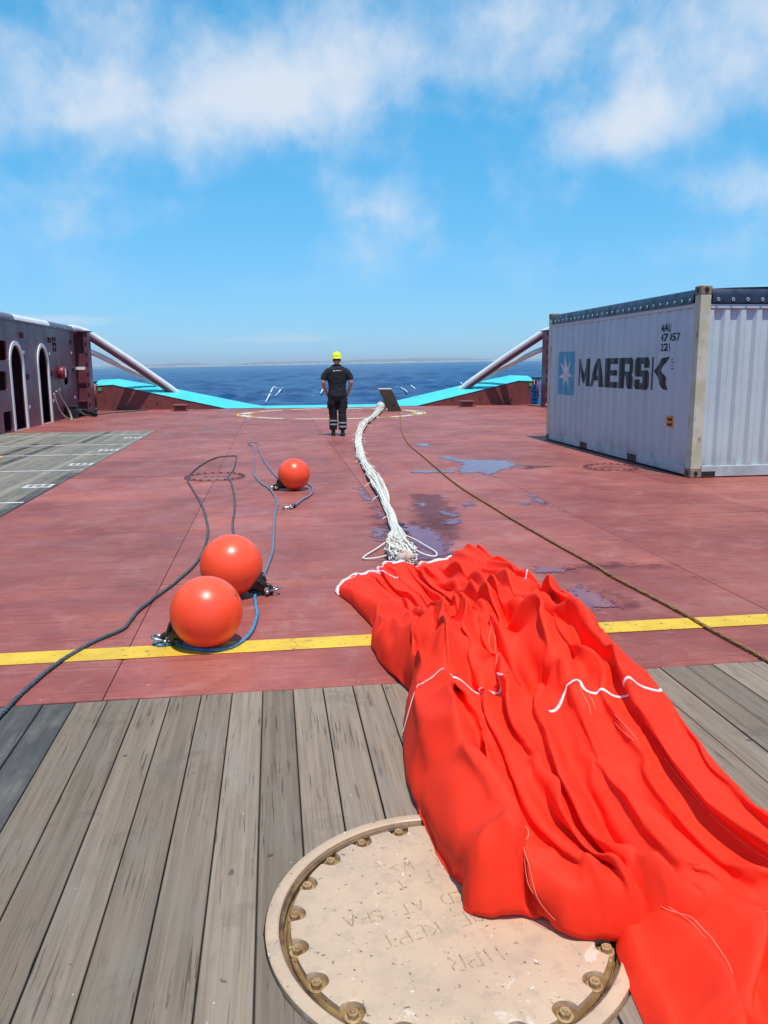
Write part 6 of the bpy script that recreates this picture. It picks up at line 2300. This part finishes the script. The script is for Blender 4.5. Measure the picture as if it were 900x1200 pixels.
# boots
for s in (-1, 1):
    yy = 0.05 if s < 0 else -0.03
    b = MB()
    loft(b, [(s * 0.108, yy + 0.055, 0.020, 0.047, 0.140), (s * 0.108, yy + 0.055, 0.055, 0.047, 0.136), (s * 0.108, yy + 0.035, 0.095, 0.045, 0.105), (s * 0.106, yy, 0.14, 0.048, 0.058), (s * 0.106, yy, 0.24, 0.052, 0.058)], 18)
    bt = blob(b, 0.010, 2, 'boot', MAT['boot'], man)
    so = MB()
    loft(so, [(s * 0.108, yy + 0.055, 0.004, 0.050, 0.143), (s * 0.108, yy + 0.055, 0.030, 0.051, 0.145)], 20)
    so.build('sole', MAT['black'], bt)
# helmet: shell, brim, ridge
hp = [(0.128, 1.728), (0.130, 1.738), (0.120, 1.742), (0.118, 1.775), (0.110, 1.815), (0.088, 1.852), (0.052, 1.874), (0.001, 1.882)]
hm = MB().lathe([(r, z) for r, z in hp], 30, Matrix.Diagonal((0.94, 1.12, 1, 1)), False).build('helmet', MAT['helmet'], man, True)
MB().tube([(0, 0.135 * math.cos(a) * 0.92, 1.765 + 0.122 * math.sin(a)) for a in [math.pi * k / 14 for k in range(15)]], 0.014, 8).build('ridge', MAT['helmet'], hm, True)
MB().prism([(-0.085, 0.10), (0.085, 0.10), (0.07, 0.165), (0, 0.185), (-0.07, 0.165)], 1.728, 1.737).build('peak', MAT['helmet'], hm)
man.location = (MX, MY, 0.0)
man.rotation_euler = (0, 0, R(-5))

# ================================================================ SMALL THINGS ON THE SEA, AIR
FOAM = [[[0.7, 208.7], [0.1, 199.3], [-0.6, 150.1], [-1.1, 120.3]], [[0.4, 208.9], [0.9, 195.0], [2.0, 201.6]], [[0.4, 144.3], [1.1, 160.5], [2.4, 201.3]], [[8.7, 149.8], [10.4, 171.7], [12.2, 193.7]], [[29.1, 195.8], [28.0, 181.3], [26.4, 163.3], [24.2, 145.5]], [[29.1, 191.8], [29.7, 185.5], [31.3, 190.0]], [[33.4, 196.4], [30.5, 175.9], [28.5, 161.8]], [[49.9, 216.3], [48, 205], [45.3, 192.7]]]
HAZE = 0.00006
for i, pts in enumerate(FOAM):
    ps = [(x, y, sea_z(x, y) + 0.45) for x, y in pts]
    ps = curve_pts(ps, 3.0)
    n = len(ps)
    struct(MB().tube(ps, [0.06 + 0.12 * math.sin(math.pi * k / (n - 1)) for k in range(n)], 5, squash=0.3).build('foam_streak', MAT['foam'], None, True), 'stuff')

# haze over the sea
hz_m = bpy.data.materials.new('haze_air')
hz_m.use_nodes = True
hn, hl = hz_m.node_tree.nodes, hz_m.node_tree.links
hn.clear()
ho = hn.new('ShaderNodeOutputMaterial')
hv = hn.new('ShaderNodeVolumePrincipled')
hv.inputs['Color'].default_value = (0.86, 0.93, 1.0, 1)
hv.inputs['Density'].default_value = HAZE
hv.inputs['Anisotropy'].default_value = 0.2
hl.new(hv.outputs[0], ho.inputs['Volume'])
hb = MB().box(-24000, 24000, -24000, 24000, -420, 190).build('haze', hz_m)
struct(hb, 'stuff')
